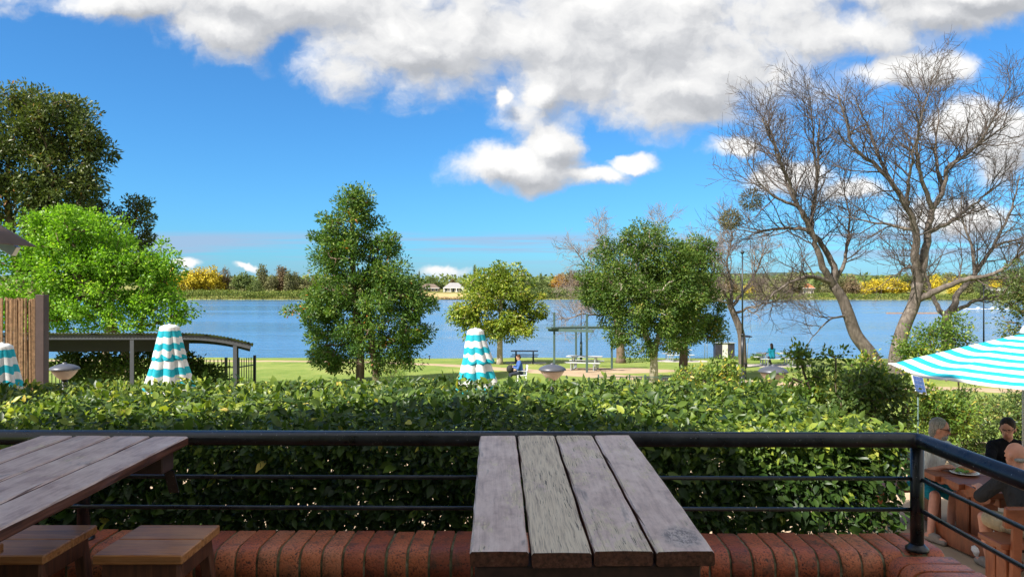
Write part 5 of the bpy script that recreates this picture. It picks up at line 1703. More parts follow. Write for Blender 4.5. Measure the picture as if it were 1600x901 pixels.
# ================================================================== THE FAR BANK
def fz(x, y): return float(far_ground(np.array([x], float), np.array([y], float))[0])
def far_proto(kind, m_, seed, bark=BARK):
    """a tree about 10 m tall, 8 m wide; crown and trunk meshes"""
    r_ = np.random.default_rng(seed)
    if kind == 'round': E = [(0, 0, 6.2, 3.6, 3.0), (-1.6, .4, 5.0, 2.6, 2.6), (1.8, -.4, 5.2, 2.4, 2.6), (.4, 0, 8.0, 2.2, 1.8)]
    elif kind == 'gum': E = [(0, 0, 8.6, 1.6, 1.4), (-1.2, .3, 7.0, 1.7, 1.3), (1.2, -.2, 6.6, 1.8, 1.5), (-.5, 0, 5.2, 2.0, 1.4), (.9, .3, 4.2, 2.0, 1.2), (-1.2, 0, 3.0, 1.6, 1.2), (.6, 0, 2.2, 1.8, 1.2)]
    elif kind == 'bush': E = [(0, 0, 4.2, 4.0, 4.2), (-2.0, 0, 3.4, 2.6, 3.2), (2.0, 0, 3.6, 2.6, 3.4), (.2, 0, 7.5, 2.4, 2.2)]
    else: E = [(0, 0, 3.0, 2.2, 2.0), (0, 0, 5.4, 1.6, 2.0), (0, 0, 8.0, .9, 2.0)]
    E = np.array(E); nc = 130; per = 16
    wt = E[:, 3] * E[:, 4]; wt = wt / wt.sum()
    ei = r_.choice(len(E), nc, p=wt)
    u = unit(r_.normal(size=(nc, 3))); rr = .55 + .45 * r_.uniform(size=(nc, 1))
    C = E[ei, :3] + u * rr * np.stack([E[ei, 3], E[ei, 3], E[ei, 4]], 1)
    C[:, 2] = np.maximum(C[:, 2], .5)
    ci = np.repeat(np.arange(nc), per); n = nc * per
    g = r_.normal(size=(n, 3)) * .42
    D_ = g + r_.normal(0, .4, (n, 3)); N_ = unit(C[ci] - np.array([0, 0, 5])) + np.array([0, 0, .7]) + r_.normal(0, .5, (n, 3))
    tint = np.clip(r_.normal(.5, .2, n) + r_.normal(0, .18, nc)[ci], 0, 1)
    crown = leaf_mesh('crown', C[ci] + g, D_, N_, r_.uniform(.45, .85, n), r_.uniform(.30, .55, n), tint, LEAF_KITE)
    crown.materials.append(m_)
    tk = MB(); tk.tube([(0, 0, -.4), (.1, 0, 2.5), (-.1, .1, 5.0), (0, 0, 8.0)], [.28, .22, .15, .05], 6)
    for k in range(7):
        a = r_.uniform(0, 6.28); z = r_.uniform(2.2, 5.0); q = r_.uniform(1.4, 2.6)
        tk.tube([(0, 0, z), (q * .5 * math.cos(a), q * .5 * math.sin(a), z + .9), (q * math.cos(a), q * math.sin(a), z + 2.2)], [.11, .08, .03], 4)
    tm = tk.mesh('trunk', True); tm.materials.append(bark)
    return crown, tm
PROTO = {
    'wattle': [far_proto('round', LEAF_WATTLE, 1), far_proto('bush', LEAF_WATTLE, 2)],
    'green': [far_proto('round', LEAF_FAR, 3), far_proto('bush', LEAF_FAR, 4)],
    'gum': [far_proto('gum', LEAF_OLIVE, 5, BARK_PALE), far_proto('gum', LEAF_OLIVE, 6, BARK_PALE)],
    'olive': [far_proto('bush', LEAF_OLIVE, 7), far_proto('round', LEAF_OLIVE, 8)],
    'dark': [far_proto('gum', LEAF_FAR, 9), far_proto('cone', LEAF_FAR, 10)],
    'brown': [far_proto('bush', LEAF_BROWN, 11), far_proto('gum', LEAF_BROWN, 12)],
    'orange': [far_proto('bush', LEAF_ORANGE, 13), far_proto('round', LEAF_ORANGE, 14)],
}
WORD = {'wattle': 'golden yellow wattle tree', 'green': 'mid green tree', 'gum': 'thin olive gum tree', 'olive': 'olive green tree',
        'dark': 'dark green slender tree', 'brown': 'brownish leafless-looking tree', 'orange': 'orange autumn tree'}
ORD = ['first', 'second', 'third', 'fourth', 'fifth', 'sixth', 'seventh', 'eighth', 'ninth', 'tenth', 'eleventh', 'twelfth']
def far_group(where, rows, back=0):
    count = {}
    tot = {}
    for r in rows: tot[r[3]] = tot.get(r[3], 0) + 1
    for (px, top, wpx, kind) in sorted(rows):
        k = count.get(kind, 0); count[kind] = k + 1
        d = float(far_bank_y(np.array([(px - 800) * 370 / FOC]))[0]) + random.uniform(7, 30) + back
        x = (px - 800) * d / FOC; z = fz(x, d)
        H = EYE + (452 - top) * d / FOC - z
        W = wpx * d / FOC
        cr, tm = PROTO[kind][(k + int(px)) % 2]
        lab = (ORD[k] + ' ' + WORD[kind] + ' from left' if tot[kind] > 1 else WORD[kind]) + ', on the far bank ' + where
        root = thing('far_tree', lab, 'tree', (x, d, z), random.uniform(0, 6.28), 'trees on the far bank')
        s = (W / 7.6, W / 7.6, H / 10.2)
        o = obj('crown', cr, None, root, scale=s); o['kind'] = 'stuff'
        obj('trunk', tm, None, root, scale=s)
far_group('above the reeds', [(262, 411, 40, 'wattle'), (284, 424, 34, 'wattle'), (302, 414, 44, 'wattle'), (326, 412, 34, 'wattle'), (340, 426, 26, 'wattle'), (316, 432, 34, 'wattle'),
    (352, 416, 22, 'brown'), (366, 430, 20, 'olive'), (382, 424, 32, 'green'), (398, 436, 26, 'green'), (410, 412, 22, 'gum'), (424, 428, 20, 'olive'), (440, 416, 32, 'brown'), (452, 422, 22, 'gum'),
    (462, 424, 18, 'gum'), (476, 430, 28, 'olive'), (494, 428, 26, 'gum'), (515, 430, 30, 'olive')])
far_group('around the two houses', [(640, 434, 24, 'olive'), (655, 424, 8, 'dark'), (676, 430, 24, 'green'), (648, 444, 20, 'green'), (692, 444, 14, 'green'), (707, 436, 14, 'brown'), (724, 440, 18, 'olive'),
    (742, 415, 16, 'dark'), (757, 419, 9, 'dark'), (735, 436, 24, 'green')], 52)
far_group('left of the broad tree', [(806, 419, 14, 'dark'), (817, 420, 14, 'dark'), (828, 438, 22, 'olive'), (838, 436, 24, 'green'), (850, 436, 20, 'green'), (846, 428, 8, 'dark'), (861, 440, 16, 'olive'),
    (858, 442, 14, 'wattle'), (874, 428, 26, 'orange'), (866, 438, 16, 'orange'), (886, 422, 34, 'olive'), (902, 428, 30, 'brown'), (770, 432, 26, 'olive'), (790, 434, 24, 'green'), (925, 432, 30, 'olive'), (950, 430, 30, 'brown')])
far_group('behind the bare trees', [(1175, 438, 26, 'wattle'), (1192, 430, 26, 'olive'), (1216, 428, 28, 'olive'), (1242, 422, 36, 'olive'), (1248, 438, 34, 'brown'), (1228, 440, 26, 'brown'), (1276, 432, 18, 'dark'),
    (1290, 432, 20, 'olive'), (1312, 430, 30, 'olive'), (1330, 428, 26, 'brown'), (1326, 446, 34, 'brown'), (1346, 440, 26, 'wattle'), (1368, 434, 40, 'wattle'), (1394, 430, 40, 'wattle'), (1416, 430, 30, 'green'),
    (1440, 424, 30, 'olive'), (1462, 426, 24, 'wattle'), (1486, 424, 28, 'olive'), (1490, 432, 20, 'wattle'), (1512, 426, 30, 'olive'), (1534, 428, 22, 'green'), (1556, 430, 20, 'wattle'), (1572, 418, 24, 'olive'), (1592, 424, 30, 'brown'),
    (1110, 432, 30, 'olive'), (1140, 434, 30, 'brown')])

def bank_growth(name, label, cat, px0, px1, hpx, m_, n, seed, depth=7.0, size=(.5, 1.0)):
    r_ = np.random.default_rng(seed)
    px = r_.uniform(px0, px1, n)
    x0 = (px - 800) * 366 / FOC
    y = far_bank_y(x0) + r_.uniform(-.6, depth, n)
    x = (px - 800) * y / FOC
    g = far_ground(x, np.maximum(y, far_bank_y(x) + .3))
    hh = hpx * 366 / FOC * (1 + .25 * fbm2(x * .15, y * .15, seed))
    z = np.maximum(g, WATER_Z - .1) + hh * r_.uniform(0, 1, n) ** .8
    O = np.array([x.mean(), y.mean(), WATER_Z])
    P_ = np.stack([x, y, z], 1) - O
    D_ = r_.normal(0, .6, (n, 3)) + np.array([0, -.2, .7]); N_ = r_.normal(0, .5, (n, 3)) + np.array([0, -.7, .6])
    o = obj(name, leaf_mesh(name, P_, D_, N_, r_.uniform(size[0], size[1], n), r_.uniform(size[0] * .6, size[1] * .6, n), np.clip(r_.normal(.5, .22, n), 0, 1), LEAF_KITE), m_, None, O)
    o['kind'] = 'stuff'; tag(o, label, cat)
bank_growth('bank_reeds', 'band of yellow-green mangrove along the far water edge at left', 'reeds', 120, 560, 11.5, LEAF_REED, 11000, 61)
bank_growth('bank_scrub', 'dark scrub along the far water edge left of the broad park tree', 'scrub', 800, 1010, 16, LEAF_FAR, 6000, 62)
bank_growth('bank_grass', 'low grassy growth along the far water edge behind the bare trees', 'grass', 1010, 1780, 7.5, LEAF_REED, 11000, 63)
bank_growth('bank_tussocks', 'thin dry grass along the far water edge below the two houses', 'grass', 560, 800, 2.2, LEAF_BROWN, 1600, 64, 3.0, (.3, .6))
# woods further off read as one mass
n = 26000
r_ = np.random.default_rng(70)
x = r_.uniform(-1500, 1500, n); y = r_.uniform(760, 1150, n)
hh = 11 + 4 * fbm2(x * .02, y * .02, 71)
z = far_ground(x, y) + hh * r_.uniform(0, 1, n) ** .6
o = obj('far_woods', leaf_mesh('far_woods', np.stack([x, y - 900, z], 1), r_.normal(size=(n, 3)), r_.normal(0, .5, (n, 3)) + np.array([0, -.5, .8]), r_.uniform(2.5, 5, n), r_.uniform(2, 4, n), r_.uniform(0, 1, n), LEAF_KITE), LEAF_FAR, None, (0, 900, 0))
o['kind'] = 'stuff'; tag(o, 'distant woods behind the far bank reading as one dark line', 'woods')

def house(label, px0, px1, wall_top, roof_top, base_py, d, wm, rm, n_win, cols=0, flip=False):
    x0, x1 = at(px0, 0, d).x, at(px1, 0, d).x
    zb = fz((x0 + x1) / 2, d); zw = EYE - (wall_top - 452) * d / FOC; zr = EYE - (roof_top - 452) * d / FOC
    W = x1 - x0; D_ = W * .7
    root = thing('house', label, 'house', ((x0 + x1) / 2, d, zb), 0, 'houses on the far bank')
    hw = zw - zb; hr = zr - zb
    MB().box((0, D_ / 2, hw / 2 - .3), (W * .93, D_, hw + .6)).build('wall', wm, root)
    e = W / 2 + .2; ee = W * .22
    mb = MB().add([(-e, -.9, hw), (e, -.9, hw), (e, D_ + .9, hw), (-e, D_ + .9, hw), (-ee, D_ / 2, hr), (ee, D_ / 2, hr)],
                  [(0, 1, 5, 4), (1, 2, 5), (2, 3, 4, 5), (3, 0, 4), (3, 2, 1, 0)])
    rf = mb.build('roof', rm, root)
    MB().box((0, -.92, hw - .1), (W + .4, .12, .22)).build('gutter', PLASTIC_W, rf)
    for i in range(n_win):
        x = W * .93 * ((i + .5) / n_win - .5)
        wd = W * .93 / n_win * .5
        if i == n_win // 2:
            MB().box((x, -.03, 1.05), (1.1, .1, 2.1)).build('door', GLASS_DARK, root); continue
        f = MB().box((x, -.02, hw * .55), (wd + .3, .08, 1.7)).build('window', PLASTIC_W, root)
        MB().box((x, -.05, hw * .55), (wd, .08, 1.45)).build('pane', GLASS_DARK, f)
    for i in range(cols):
        x = W * .96 * (i / max(cols - 1, 1) - .5)
        MB().box((x, -.75, hw / 2), (.3, .3, hw)).build('column', PLASTIC_W, root)
house('tan far house with dark brown roof, left of the white house', 655, 686, 450, 443.5, 458, 402, BROWN_WALL, ROOF_BROWN, 5)
house('white far house with pale grey hip roof on the far bank', 693, 724, 449.5, 441.5, 457, 396, WHITE_WALL, ROOF_GREY, 5, 4)
house('small cream far house with orange roof behind the leaning bare tree', 1254, 1272, 450, 443, 458, 366, WHITE_WALL, ROOF_ORANGE, 3)
house('small white far house right of the orange roof', 1279, 1292, 453, 449, 458, 372, WHITE_WALL, ROOF_PALE, 3)
house('long low far building with pale metal roof beside the yellow trees', 1336, 1412, 452.5, 447, 458, 378, BROWN_WALL, ROOF_PALE, 11)
house('grey roofed boat shed on the far bank at right', 1540, 1580, 453, 447, 460, 356, simple_mat('shed_wall', (.09, .085, .09), .8), ROOF_GREY, 3, 3)
# paddock slope below the two houses
mb = MB()
vs = []; fs = []
pxs = np.linspace(600, 790, 24); ds_ = np.linspace(0, 1, 8)
for t in ds_:
    for p in pxs:
        x0 = (p - 800) * 366 / FOC; y = float(far_bank_y(np.array([x0]))[0]) + .6 + 27 * t
        x = (p - 800) * y / FOC
        vs.append((x, y, fz(x, y) + .08))
for j in range(7):
    for i in range(23):
        a = j * 24 + i; fs.append((a, a + 1, a + 25, a + 24))
struct('paddock', new_mesh('paddock', vs, fs, True), simple_mat('dry_paddock', (.40, .29, .12), .95, 0, .2, .15))

# ================================================================== DINING TABLE ON THE TERRACE, RIGHT
FL = -1.2
def slab_table():
    root = thing('dining_table', 'heavy red-brown slab timber table under the open parasol', 'table', (5.55, 8.2, FL))
    def loc(x, y, z): return Vector((x - 5.55, y - 8.2, z))
    # three slabs along x with a wavy sawn front edge
    ys_ = [(7.56, 7.90), (7.91, 8.24), (8.25, 8.58)]
    for k, (ya, yb) in enumerate(ys_):
        vs = []; fs = []; n = 24
        for i in range(n + 1):
            x = 4.86 - .06 * k + (6.75 - 4.86) * i / n
            for (y, z) in ((ya, .70), (ya, .76), (yb, .76), (yb, .70)): vs.append(loc(x, y, z))
        for i in range(n):
            for q in range(4):
                a, b = i * 4 + q, i * 4 + (q + 1) % 4
                fs.append((a, a + 4, b + 4, b))
        fs.append((0, 1, 2, 3)); fs.append((n * 4 + 3, n * 4 + 2, n * 4 + 1, n * 4))
        o = obj('slab', new_mesh('slab', vs, fs), WOOD_RED, root)
        bm = bmesh.new(); bm.from_mesh(o.data); bmesh.ops.recalc_face_normals(bm, faces=bm.faces); bm.to_mesh(o.data); bm.free()
    # scalloped skirt under the end
    for k in range(4):
        y = 7.66 + k * .26
        mb = MB(); vs = [];
        m_ = 10
        pts = [(y - .125, .70)] + [(y - .125 * math.cos(math.pi * i / m_), .70 - .075 * math.sin(math.pi * i / m_)) for i in range(1, m_)] + [(y + .125, .70)]
        vs = [loc(4.90, p[0], p[1]) for p in pts] + [loc(4.95, p[0], p[1]) for p in pts]
        n = len(pts)
        fs = [tuple(range(n)), tuple(range(2 * n - 1, n - 1, -1))] + [(i, i + n, (i + 1) % n + n, (i + 1) % n) for i in range(n)]
        mb.add(vs, fs).build('scallop', WOOD_RED, root)
    for (x, y) in ((5.10, 7.95), (5.10, 8.22), (6.40, 7.95), (6.40, 8.22)):
        MB().box(loc(x, y, .35), (.16, .23, .69), ch=.012).build('leg', WOOD_RED, root)
    for x in (5.10, 6.40):
        MB().box(loc(x, 8.08, .64), (.12, .95, .10), ch=.01).build('bearer', WOOD_RED, root)
        MB().box(loc(x, 8.08, .055), (.14, 1.3, .11), ch=.012).build('foot_beam', WOOD_RED, root)
    # long kick plank on the ground towards us
    MB().bar(loc(4.82, 8.35, .13), loc(4.97, 7.35, .13), .05, .22, ch=.008).build('side_plank', WOOD_RED, root)
slab_table()
def slab_bench(label, x, y, rz, L, back=True):
    root = thing('slab_bench', label, 'bench', (x, y, FL), rz, 'red-brown slab timber benches')
    MB().box((0, 0, .43), (L, .36, .06), ch=.01).build('seat', WOOD_RED, root)
    for s in (-1, 1):
        for q in (-.08, .08):
            MB().box((s * (L / 2 - .12), q, .20), (.13, .14, .40), ch=.01).build('leg', WOOD_RED, root)
    if back:
        MB().box((0, .22, .72), (L, .06, .20), Matrix.Rotation(R(-8), 3, 'X'), .012).build('backrest', WOOD_RED, root)
        for s in (-1, 1):
            MB().box((s * (L / 2 - .12), .205, .42), (.09, .05, .72), Matrix.Rotation(R(-4), 3, 'X'), .008).build('back_post', WOOD_RED, root)
slab_bench('slab timber bench behind the railing post under the man in white', 4.80, 9.06, R(8), .95)
slab_bench('slab timber bench seat at the lower right under the bald person', 5.20, 7.10, R(180), 1.2)
slab_bench('slab timber bench across the table under the woman in black', 5.95, 9.05, R(0), 1.1, False)

# plate of food, bag
pc = Vector((5.12, 8.33, FL + .765))
pl = thing('dinner_plate', 'white plate of salad and chips in front of the man in white', 'plate', pc)
MB().lathe([(.07, 0), (.10, .004), (.145, .018), (.15, .022), (.145, .024), (.10, .012), (.02, .010)], 28).build('plate', CERAMIC, pl, True)
mb = MB()
for i in range(16):
    a = random.uniform(1.6, 4.6); q = random.uniform(.01, .09)
    mb.ball((q * math.cos(a), q * math.sin(a), .028 + random.uniform(0, .018)), (.026, .020, .012), 6, 4, Matrix.Rotation(random.uniform(0, 3), 3, 'Z') @ Matrix.Rotation(random.uniform(-.6, .6), 3, 'X'))
mb.build('salad', LETTUCE, pl, True)
mb = MB()
for i in range(26):
    a = random.uniform(-1.5, 1.5); q = random.uniform(.01, .09)
    mb.box((q * math.cos(a), q * math.sin(a), .028 + random.uniform(0, .022)), (.055, .010, .010), Matrix.Rotation(random.uniform(0, 3), 3, 'Z') @ Matrix.Rotation(random.uniform(-.3, .3), 3, 'X'))
mb.build('chips', CHIPS, pl)
bagp = Vector((5.02, 7.75, FL))
bg_ = thing('plastic_bag', 'crumpled white plastic bag on the ground beside the table leg', 'bag', bagp)
bm = bmesh.new(); bmesh.ops.create_icosphere(bm, subdivisions=3, radius=.13)
for v in bm.verts:
    k = 1 + .22 * math.sin(v.co.x * 40 + v.co.z * 25) * math.sin(v.co.y * 33 + 1) + random.uniform(-.06, .06)
    v.co = Vector((v.co.x * 1.15 * k, v.co.y * k, max(-.10, v.co.z * k)))
    if v.co.z > .05: v.co.x *= .6; v.co.y *= .6; v.co.z *= 1.35
me = bpy.data.meshes.new('bag_body'); bm.to_mesh(me); bm.free()
obj('bag_body', me, BAG_W, bg_, (0, 0, .10))
for s in (-1, 1):
    MB().tube([(s * .04, -.03, .23), (s * .05, 0, .31), (s * .04, .03, .23)], .008, 5).build('handle', BAG_W, bg_)

# ================================================================== PEOPLE
def remesh(mb, name, voxel, mat_, parent, smooth_it=2):
    me = mb.mesh(name, True)
    o = bpy.data.objects.new(name, me); COL.objects.link(o)
    mod = o.modifiers.new('r', 'REMESH'); mod.mode = 'VOXEL'; mod.voxel_size = voxel; mod.use_smooth_shade = True
    sm = o.modifiers.new('s', 'SMOOTH'); sm.factor = .5; sm.iterations = smooth_it
    dg = bpy.context.evaluated_depsgraph_get()
    m2 = bpy.data.meshes.new_from_object(o.evaluated_get(dg))
    bpy.data.objects.remove(o)
    m2.name = name
    m2.materials.clear(); m2.materials.append(mat_)
    m2.polygons.foreach_set('use_smooth', [True] * len(m2.polygons))
    return obj(name, m2, None, parent)

def ik(a, b, l1, l2, pole):
    a, b, pole = Vector(a), Vector(b), Vector(pole)
    d = b - a; L = min(d.length, (l1 + l2) * .999)
    d.normalize()
    x = (l1 * l1 - l2 * l2 + L * L) / (2 * L)
    h = math.sqrt(max(l1 * l1 - x * x, 0))
    p = pole - d * pole.dot(d); p.normalize()
    return a + d * x + p * h

def person(label, pelvis, facing, lean, head_turn, hands, feet, top, bottom, hair, skin=SKIN, sleeve='short', legs='shorts', scale=1.0, voxel=.011,
           female=False, hairstyle='short', glasses=None, tilt=0.0, belly=0.0, shoes=SHOE, group=None, elbow_out=.7, head_down=0.0):
    """facing: heading in degrees (0 = +x, 90 = +y); joints in world metres"""
    f = Vector((math.cos(R(facing)), math.sin(R(facing)), 0)); l = Vector((-f.y, f.x, 0)); up = Vector((0, 0, 1))
    S = scale
    pel = Vector(pelvis)
    root = thing('person', label, 'person', (pel.x, pel.y, min(feet[0][2], feet[1][2])), 0, group)
    O = root.location.copy()
    spine = (up * math.cos(R(lean)) + f * math.sin(R(lean)) + l * tilt).normalized()
    waist = pel + spine * .16 * S; chest = pel + spine * .36 * S; neckb = pel + spine * .50 * S
    nk = (neckb + (spine * .6 + up * .4).normalized() * .09 * S)
    hf = Vector((math.cos(R(facing + head_turn)), math.sin(R(facing + head_turn)), -head_down)).normalized()
    hl = Vector((0, 0, 1)).cross(hf).normalized(); hu = hf.cross(hl).normalized()
    head = nk + up * .095 * S + hf * .025 * S
    sw = (.165 if female else .185) * S
    sh = [neckb - up * .045 * S + l * s * sw for s in (1, -1)]
    hp = [pel + l * s * .095 * S for s in (1, -1)]
    B = MB(); C = lambda a, b, ra, rb: B.capsule(Vector(a) - O, Vector(b) - O, ra * S, rb * S, 12)
    # trunk
    for s in (1, -1):
        C(pel + l * s * .07 * S, waist + l * s * .055 * S, .115, .105)
        C(waist + l * s * .055 * S, chest + l * s * .075 * S, .105, .110)
        C(chest + l * s * .075 * S, sh[0 if s > 0 else 1] - l * s * .03 * S, .10, .065)
    C(neckb - spine * .05 * S, nk + up * .03 * S, .060, .052)
    if belly: C(waist + f * belly * S, chest + f * belly * .4 * S, .12, .10)
    # head, jaw, nose, ears, brow
    Mh = Matrix((hf, hl, hu)).transposed()
    B.ball(head - O + hu * .02 * S, (.098 * S, .076 * S, .108 * S), 16, 12, Mh)
    B.ball(head - O + hf * .028 * S - hu * .055 * S, (.066 * S, .058 * S, .068 * S), 14, 10, Mh)
    B.capsule(head - O + hf * .094 * S + hu * .012 * S, head - O + hf * .108 * S - hu * .024 * S, .010 * S, .015 * S, 8)
    B.capsule(head - O + hf * .082 * S - hu * .060 * S + hl * .012 * S, head - O + hf * .082 * S - hu * .060 * S - hl * .012 * S, .016 * S, .016 * S, 8)
    for s in (1, -1):
        B.ball(head - O + hl * s * .080 * S - hu * .005 * S, (.020 * S, .011 * S, .032 * S), 10, 8, Mh)
        B.ball(head - O + hf * .080 * S + hl * s * .032 * S + hu * .030 * S, (.016 * S, .024 * S, .010 * S), 8, 6, Mh)
    elb = []; 
    for i, s in ((0, 1), (1, -1)):
        hd = Vector(hands[i])
        e = ik(sh[i], hd, .29 * S, .26 * S, l * s * elbow_out - up * .7 - f * .2); elb.append(e)
        C(sh[i], e, .054, .042); C(e, hd, .042, .028)
        fd = (hd - e).normalized(); fd = (fd + Vector((0, 0, -.25))).normalized()
        sd = fd.cross(up); sd = sd.normalized() if sd.length > .1 else l
        pn = sd.cross(fd)
        palm = hd + fd * .045 * S
        C(hd, palm + fd * .02 * S, .027, .032)
        C(hd + sd * .022 * S, palm + fd * .03 * S + sd * .026 * S, .020, .018); C(hd - sd * .022 * S, palm + fd * .03 * S - sd * .026 * S, .020, .018)
        for q, (o_, ln) in enumerate(((-.032, .058), (-.011, .072), (.011, .070), (.032, .056))):
            k0 = palm + fd * .035 * S + sd * o_ * S
            k1 = k0 + (fd * .8 - pn * .25).normalized() * ln * .55 * S; k2 = k1 + (fd * .5 - pn * .7).normalized() * ln * .55 * S
            C(k0, k1, .0105, .0095); C(k1, k2, .0095, .008)
        tb = hd + fd * .02 * S + sd * (-s) * .03 * S
        t1 = tb + (fd * .6 + sd * (-s) * .7).normalized() * .035 * S; t2 = t1 + (fd * .9 + sd * (-s) * .15).normalized() * .03 * S
        C(tb, t1, .013, .0115); C(t1, t2, .0115, .009)
    kn = []
    for i, s in ((0, 1), (1, -1)):
        ft = Vector(feet[i]); ank = ft + up * .085 * S
        k = ik(hp[i], ank, .43 * S, .42 * S, f + up * .6 + l * s * .25); kn.append(k)
        C(hp[i], k, .085, .057); C(k, k * .65 + ank * .35, .056, .056); C(k * .65 + ank * .35, ank, .056, .036)
        C(ank - up * .045 * S - f * .04 * S, ft + f * .10 * S + up * .035 * S, .036, .034); C(ft + f * .10 * S + up * .035 * S, ft + f * .17 * S + up * .028 * S, .034, .024)
    body = remesh(B, 'body', voxel, skin, root)
    # clothes
    T = MB(); Ct = lambda a, b, ra, rb: T.capsule(Vector(a) - O, Vector(b) - O, ra * S, rb * S, 12)
    for s in (1, -1):
        Ct(pel + l * s * .07 * S, waist + l * s * .06 * S, .132, .126)
        Ct(waist + l * s * .06 * S, chest + l * s * .078 * S, .126, .126)
        Ct(chest + l * s * .078 * S, sh[0 if s > 0 else 1] - l * s * .03 * S, .115, .078)
        Ct(sh[0 if s > 0 else 1] - l * s * .03 * S, neckb + l * s * .03 * S, .078, .064)
    if belly: Ct(waist + f * belly * S, chest + f * belly * .4 * S, .137, .117)
    for i in (0, 1):
        hd = Vector(hands[i])
        if sleeve == 'long':
            Ct(sh[i], elb[i], .070, .058); Ct(elb[i], elb[i] + (hd - elb[i]) * .92, .058, .044)
        else:
            e2 = sh[i] + (elb[i] - sh[i]) * (.95 if sleeve == 'elbow' else .62); Ct(sh[i], e2, .072, .066)
    remesh(T, 'shirt', voxel, top, root)
    Q = MB(); Cq = lambda a, b, ra, rb: Q.capsule(Vector(a) - O, Vector(b) - O, ra * S, rb * S, 12)
    for i, s in ((0, 1), (1, -1)):
        Cq(pel + l * s * .06 * S, hp[i], .128, .118)
        k = kn[i]; ank = Vector(feet[i]) + up * .085 * S
        if legs == 'shorts': Cq(hp[i], hp[i] + (k - hp[i]) * .80, .108, .092)
        else: Cq(hp[i], k, .105, .075); Cq(k, ank, .075, .055)
    remesh(Q, 'shorts' if legs == 'shorts' else 'trousers', voxel, bottom, root)
    for i in (0, 1):
        ft = Vector(feet[i])
        sh_ = MB(); sh_.capsule(ft - f * .05 * S + up * .02 - O, ft + f * .16 * S + up * .016 - O, .040 * S, .036 * S, 12)
        sh_.capsule(ft + f * .02 * S + up * .055 * S - O, ft + f * .09 * S + up * .045 * S - O, .042 * S, .040 * S, 12)
        so = remesh(sh_, 'shoe', max(voxel, .009), shoes, root)
    # hair
    H = MB()
    if hairstyle in ('short', 'grey'):
        H.ball(head - O + hu * .045 * S - hf * .020 * S, (.100 * S, .086 * S, .098 * S), 16, 12, Mh)
        H.ball(head - O + hu * .005 * S - hf * .050 * S, (.062 * S, .080 * S, .085 * S), 14, 10, Mh)
        if hairstyle == 'grey': H.ball(head - O - hu * .03 * S - hf * .065 * S, (.05 * S, .075 * S, .085 * S), 14, 10, Mh)
    elif hairstyle == 'long':
        H.ball(head - O + hu * .045 * S - hf * .020 * S, (.104 * S, .090 * S, .100 * S), 16, 12, Mh)
        H.ball(head - O - hu * .02 * S - hf * .060 * S, (.062 * S, .092 * S, .12 * S), 14, 10, Mh)
        H.ball(head - O - hu * .13 * S - hf * .085 * S, (.045 * S, .092 * S, .13 * S), 14, 10, Mh)
    elif hairstyle == 'tied':
        H.ball(head - O + hu * .050 * S - hf * .016 * S, (.100 * S, .086 * S, .092 * S), 16, 12, Mh)
        H.ball(head - O + hu * .0 * S - hf * .060 * S, (.055 * S, .078 * S, .085 * S), 14, 10, Mh)
        for s in (1, -1): H.ball(head - O + hl * s * .066 * S - hf * .012 * S + hu * .005 * S, (.042 * S, .020 * S, .062 * S), 12, 8, Mh)
        H.ball(head - O + hu * .02 * S - hf * .125 * S, .038 * S, 12, 8)
    elif hairstyle == 'bald':
        H.ball(head - O - hu * .030 * S - hf * .055 * S, (.050 * S, .079 * S, .030 * S), 14, 10, Mh)
    remesh(H, 'hair', max(voxel * .8, .007), hair, root, 1)
    if hairstyle == 'grey':
        K = MB()
        K.ball(head - O + hf * .050 * S - hu * .080 * S, (.052 * S, .055 * S, .045 * S), 12, 8, Mh)
        K.capsule(head - O + hf * .096 * S - hu * .044 * S + hl * .025 * S, head - O + hf * .096 * S - hu * .044 * S - hl * .025 * S, .009 * S, .009 * S, 8)
        remesh(K, 'beard', .007, hair, root, 1)
    # eyes and mouth
    for s in (1, -1):
        MB().ball(head - O + hf * .090 * S + hl * s * .031 * S + hu * .014 * S, (.007 * S, .012 * S, .006 * S), 8, 6, Mh).build('eye', LENS, root, True)
    MB().ball(head - O + hf * .099 * S - hu * .052 * S, (.006 * S, .022 * S, .006 * S), 8, 6, Mh).build('mouth', LIP, root, True)
    if glasses:
        g = MB()
        for s in (1, -1):
            gc = head - O + hf * .104 * S + hl * s * .034 * S + hu * .012 * S
            if glasses == 'dark': g.ball(gc, (.006 * S, .031 * S, .021 * S), 12, 8, Mh)
            else: g.tube([gc + hl * .025 * math.cos(a_) + hu * .017 * math.sin(a_) for a_ in [2 * math.pi * i_ / 14 for i_ in range(15)]], .0016, 5)
            g.capsule(head - O + hf * .10 * S + hl * s * .066 * S + hu * .018 * S, head - O - hf * .01 * S + hl * s * .083 * S + hu * .018 * S, .004 * S, .003 * S, 6)
        g.capsule(head - O + hf * .106 * S + hl * .012 * S + hu * .016 * S, head - O + hf * .106 * S - hl * .012 * S + hu * .016 * S, .004 * S, .004 * S, 6)
        g.build('sunglasses' if glasses == 'dark' else 'glasses', LENS if glasses == 'dark' else DARK_METAL, root, True)
    return root

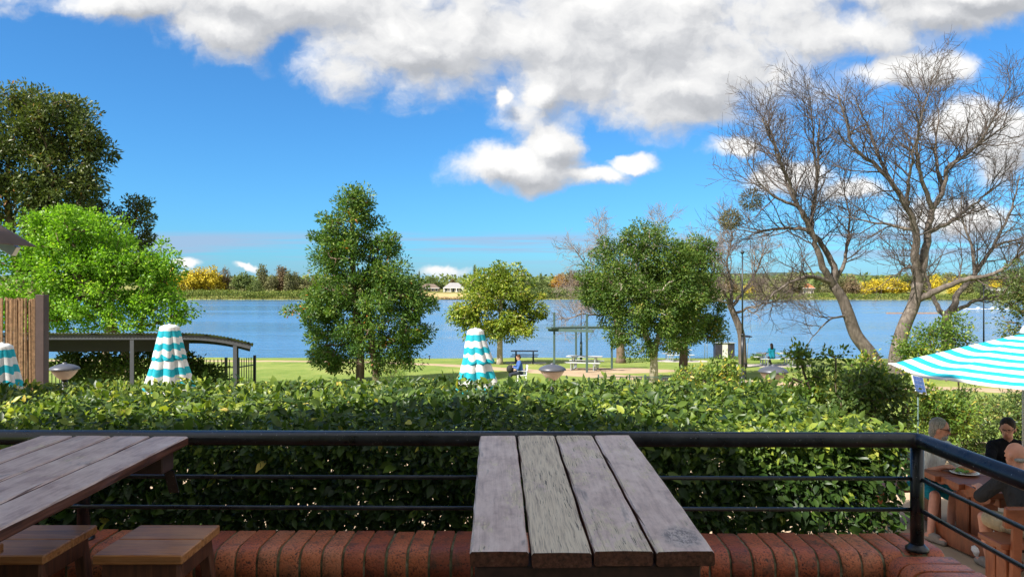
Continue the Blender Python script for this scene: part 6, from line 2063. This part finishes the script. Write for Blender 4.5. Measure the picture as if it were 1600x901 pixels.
person('man in white shirt, teal shorts and dark sunglasses seated at the slab table', (4.98, 8.93, FL + .54), -66, 20, 32,
       [(5.24, 8.46, FL + .80), (4.99, 8.50, FL + .80)], [(4.98, 8.38, FL + .02), (4.735, 8.33, FL + .02)], CLOTH_WHITE_S, CLOTH_TEAL, HAIR_GREY, SKIN_RED, 'elbow', 'shorts',
       1.0, .010, hairstyle='grey', glasses='dark', belly=.07, head_down=.12, elbow_out=.4)
person('woman in black top with tied dark hair and glasses across the table', (6.02, 9.02, FL + .53), -105, 16, -30,
       [(5.98, 8.50, FL + .81), (5.70, 8.50, FL + .81)], [(6.10, 8.62, FL + .02), (5.88, 8.62, FL + .02)], CLOTH_BLACK, CLOTH_NAVY, HAIR_DARK, SKIN_RED, 'long', 'long',
       .98, .010, True, 'tied', 'clear', belly=.06, head_down=.22)
person('bald person in charcoal shirt and khaki shorts seen from behind at the near side', (5.06, 7.14, FL + .54), 96, 20, 12,
       [(4.86, 7.66, FL + .80), (5.24, 7.70, FL + .80)], [(4.86, 7.50, FL + .02), (5.14, 7.58, FL + .02)], CLOTH_CHAR, CLOTH_KHAKI, HAIR_GREY, SKIN_RED, 'elbow', 'shorts',
       1.0, .010, hairstyle='bald', belly=.05, elbow_out=.8)
# people in the park
x, y = (811 - 800) * 33.0 / FOC, 33.0
g = gz(x, y)
chair(x + .10, y, R(-80))
person('person in blue jacket sitting on a white chair on the lawn, holding a black bag', (x + .06, y, g + .56), 190, 6, 0,
       [(x - .26, y - .16, g + .82), (x - .26, y + .10, g + .84)], [(x - .45, y - .10, g + .03), (x - .45, y + .10, g + .03)], CLOTH_BLUE, CLOTH_NAVY, HAIR_BROWN, SKIN, 'long', 'long',
       1.0, .016, hairstyle='short', head_down=.5)
bp = thing('black_bag', 'black bag held by the person in blue on the lawn', 'bag', (x - .40, y - .10, g + .56))
bm = bmesh.new(); bmesh.ops.create_icosphere(bm, subdivisions=2, radius=.19)
for v in bm.verts: v.co = Vector((v.co.x * .9, v.co.y * .75, v.co.z * (1.0 if v.co.z > 0 else .95)))
me = bpy.data.meshes.new('bag_body'); bm.to_mesh(me); bm.free()
for p in me.polygons: p.use_smooth = True
obj('bag_body', me, BAG_BLACK, bp, (0, 0, .17))
MB().tube([(-.06, 0, .33), (-.04, 0, .43), (.05, 0, .43), (.07, 0, .33)], .012, 6).build('handle', BAG_BLACK, bp)
x, y = (1201 - 800) * 45.2 / FOC, 45.0
g = gz(x, y) + .03
person('person in teal top with long dark hair sitting on the picnic table, seen from behind', (x, y - .35, g + .58), 88, 4, 0,
       [(x + .20, y + .05, g + .80), (x - .20, y + .05, g + .80)], [(x + .12, y + .10, g + .02), (x - .12, y + .10, g + .02)], CLOTH_TEAL, CLOTH_NAVY, HAIR_DARK, SKIN, 'long', 'long',
       1.0, .016, True, 'long')
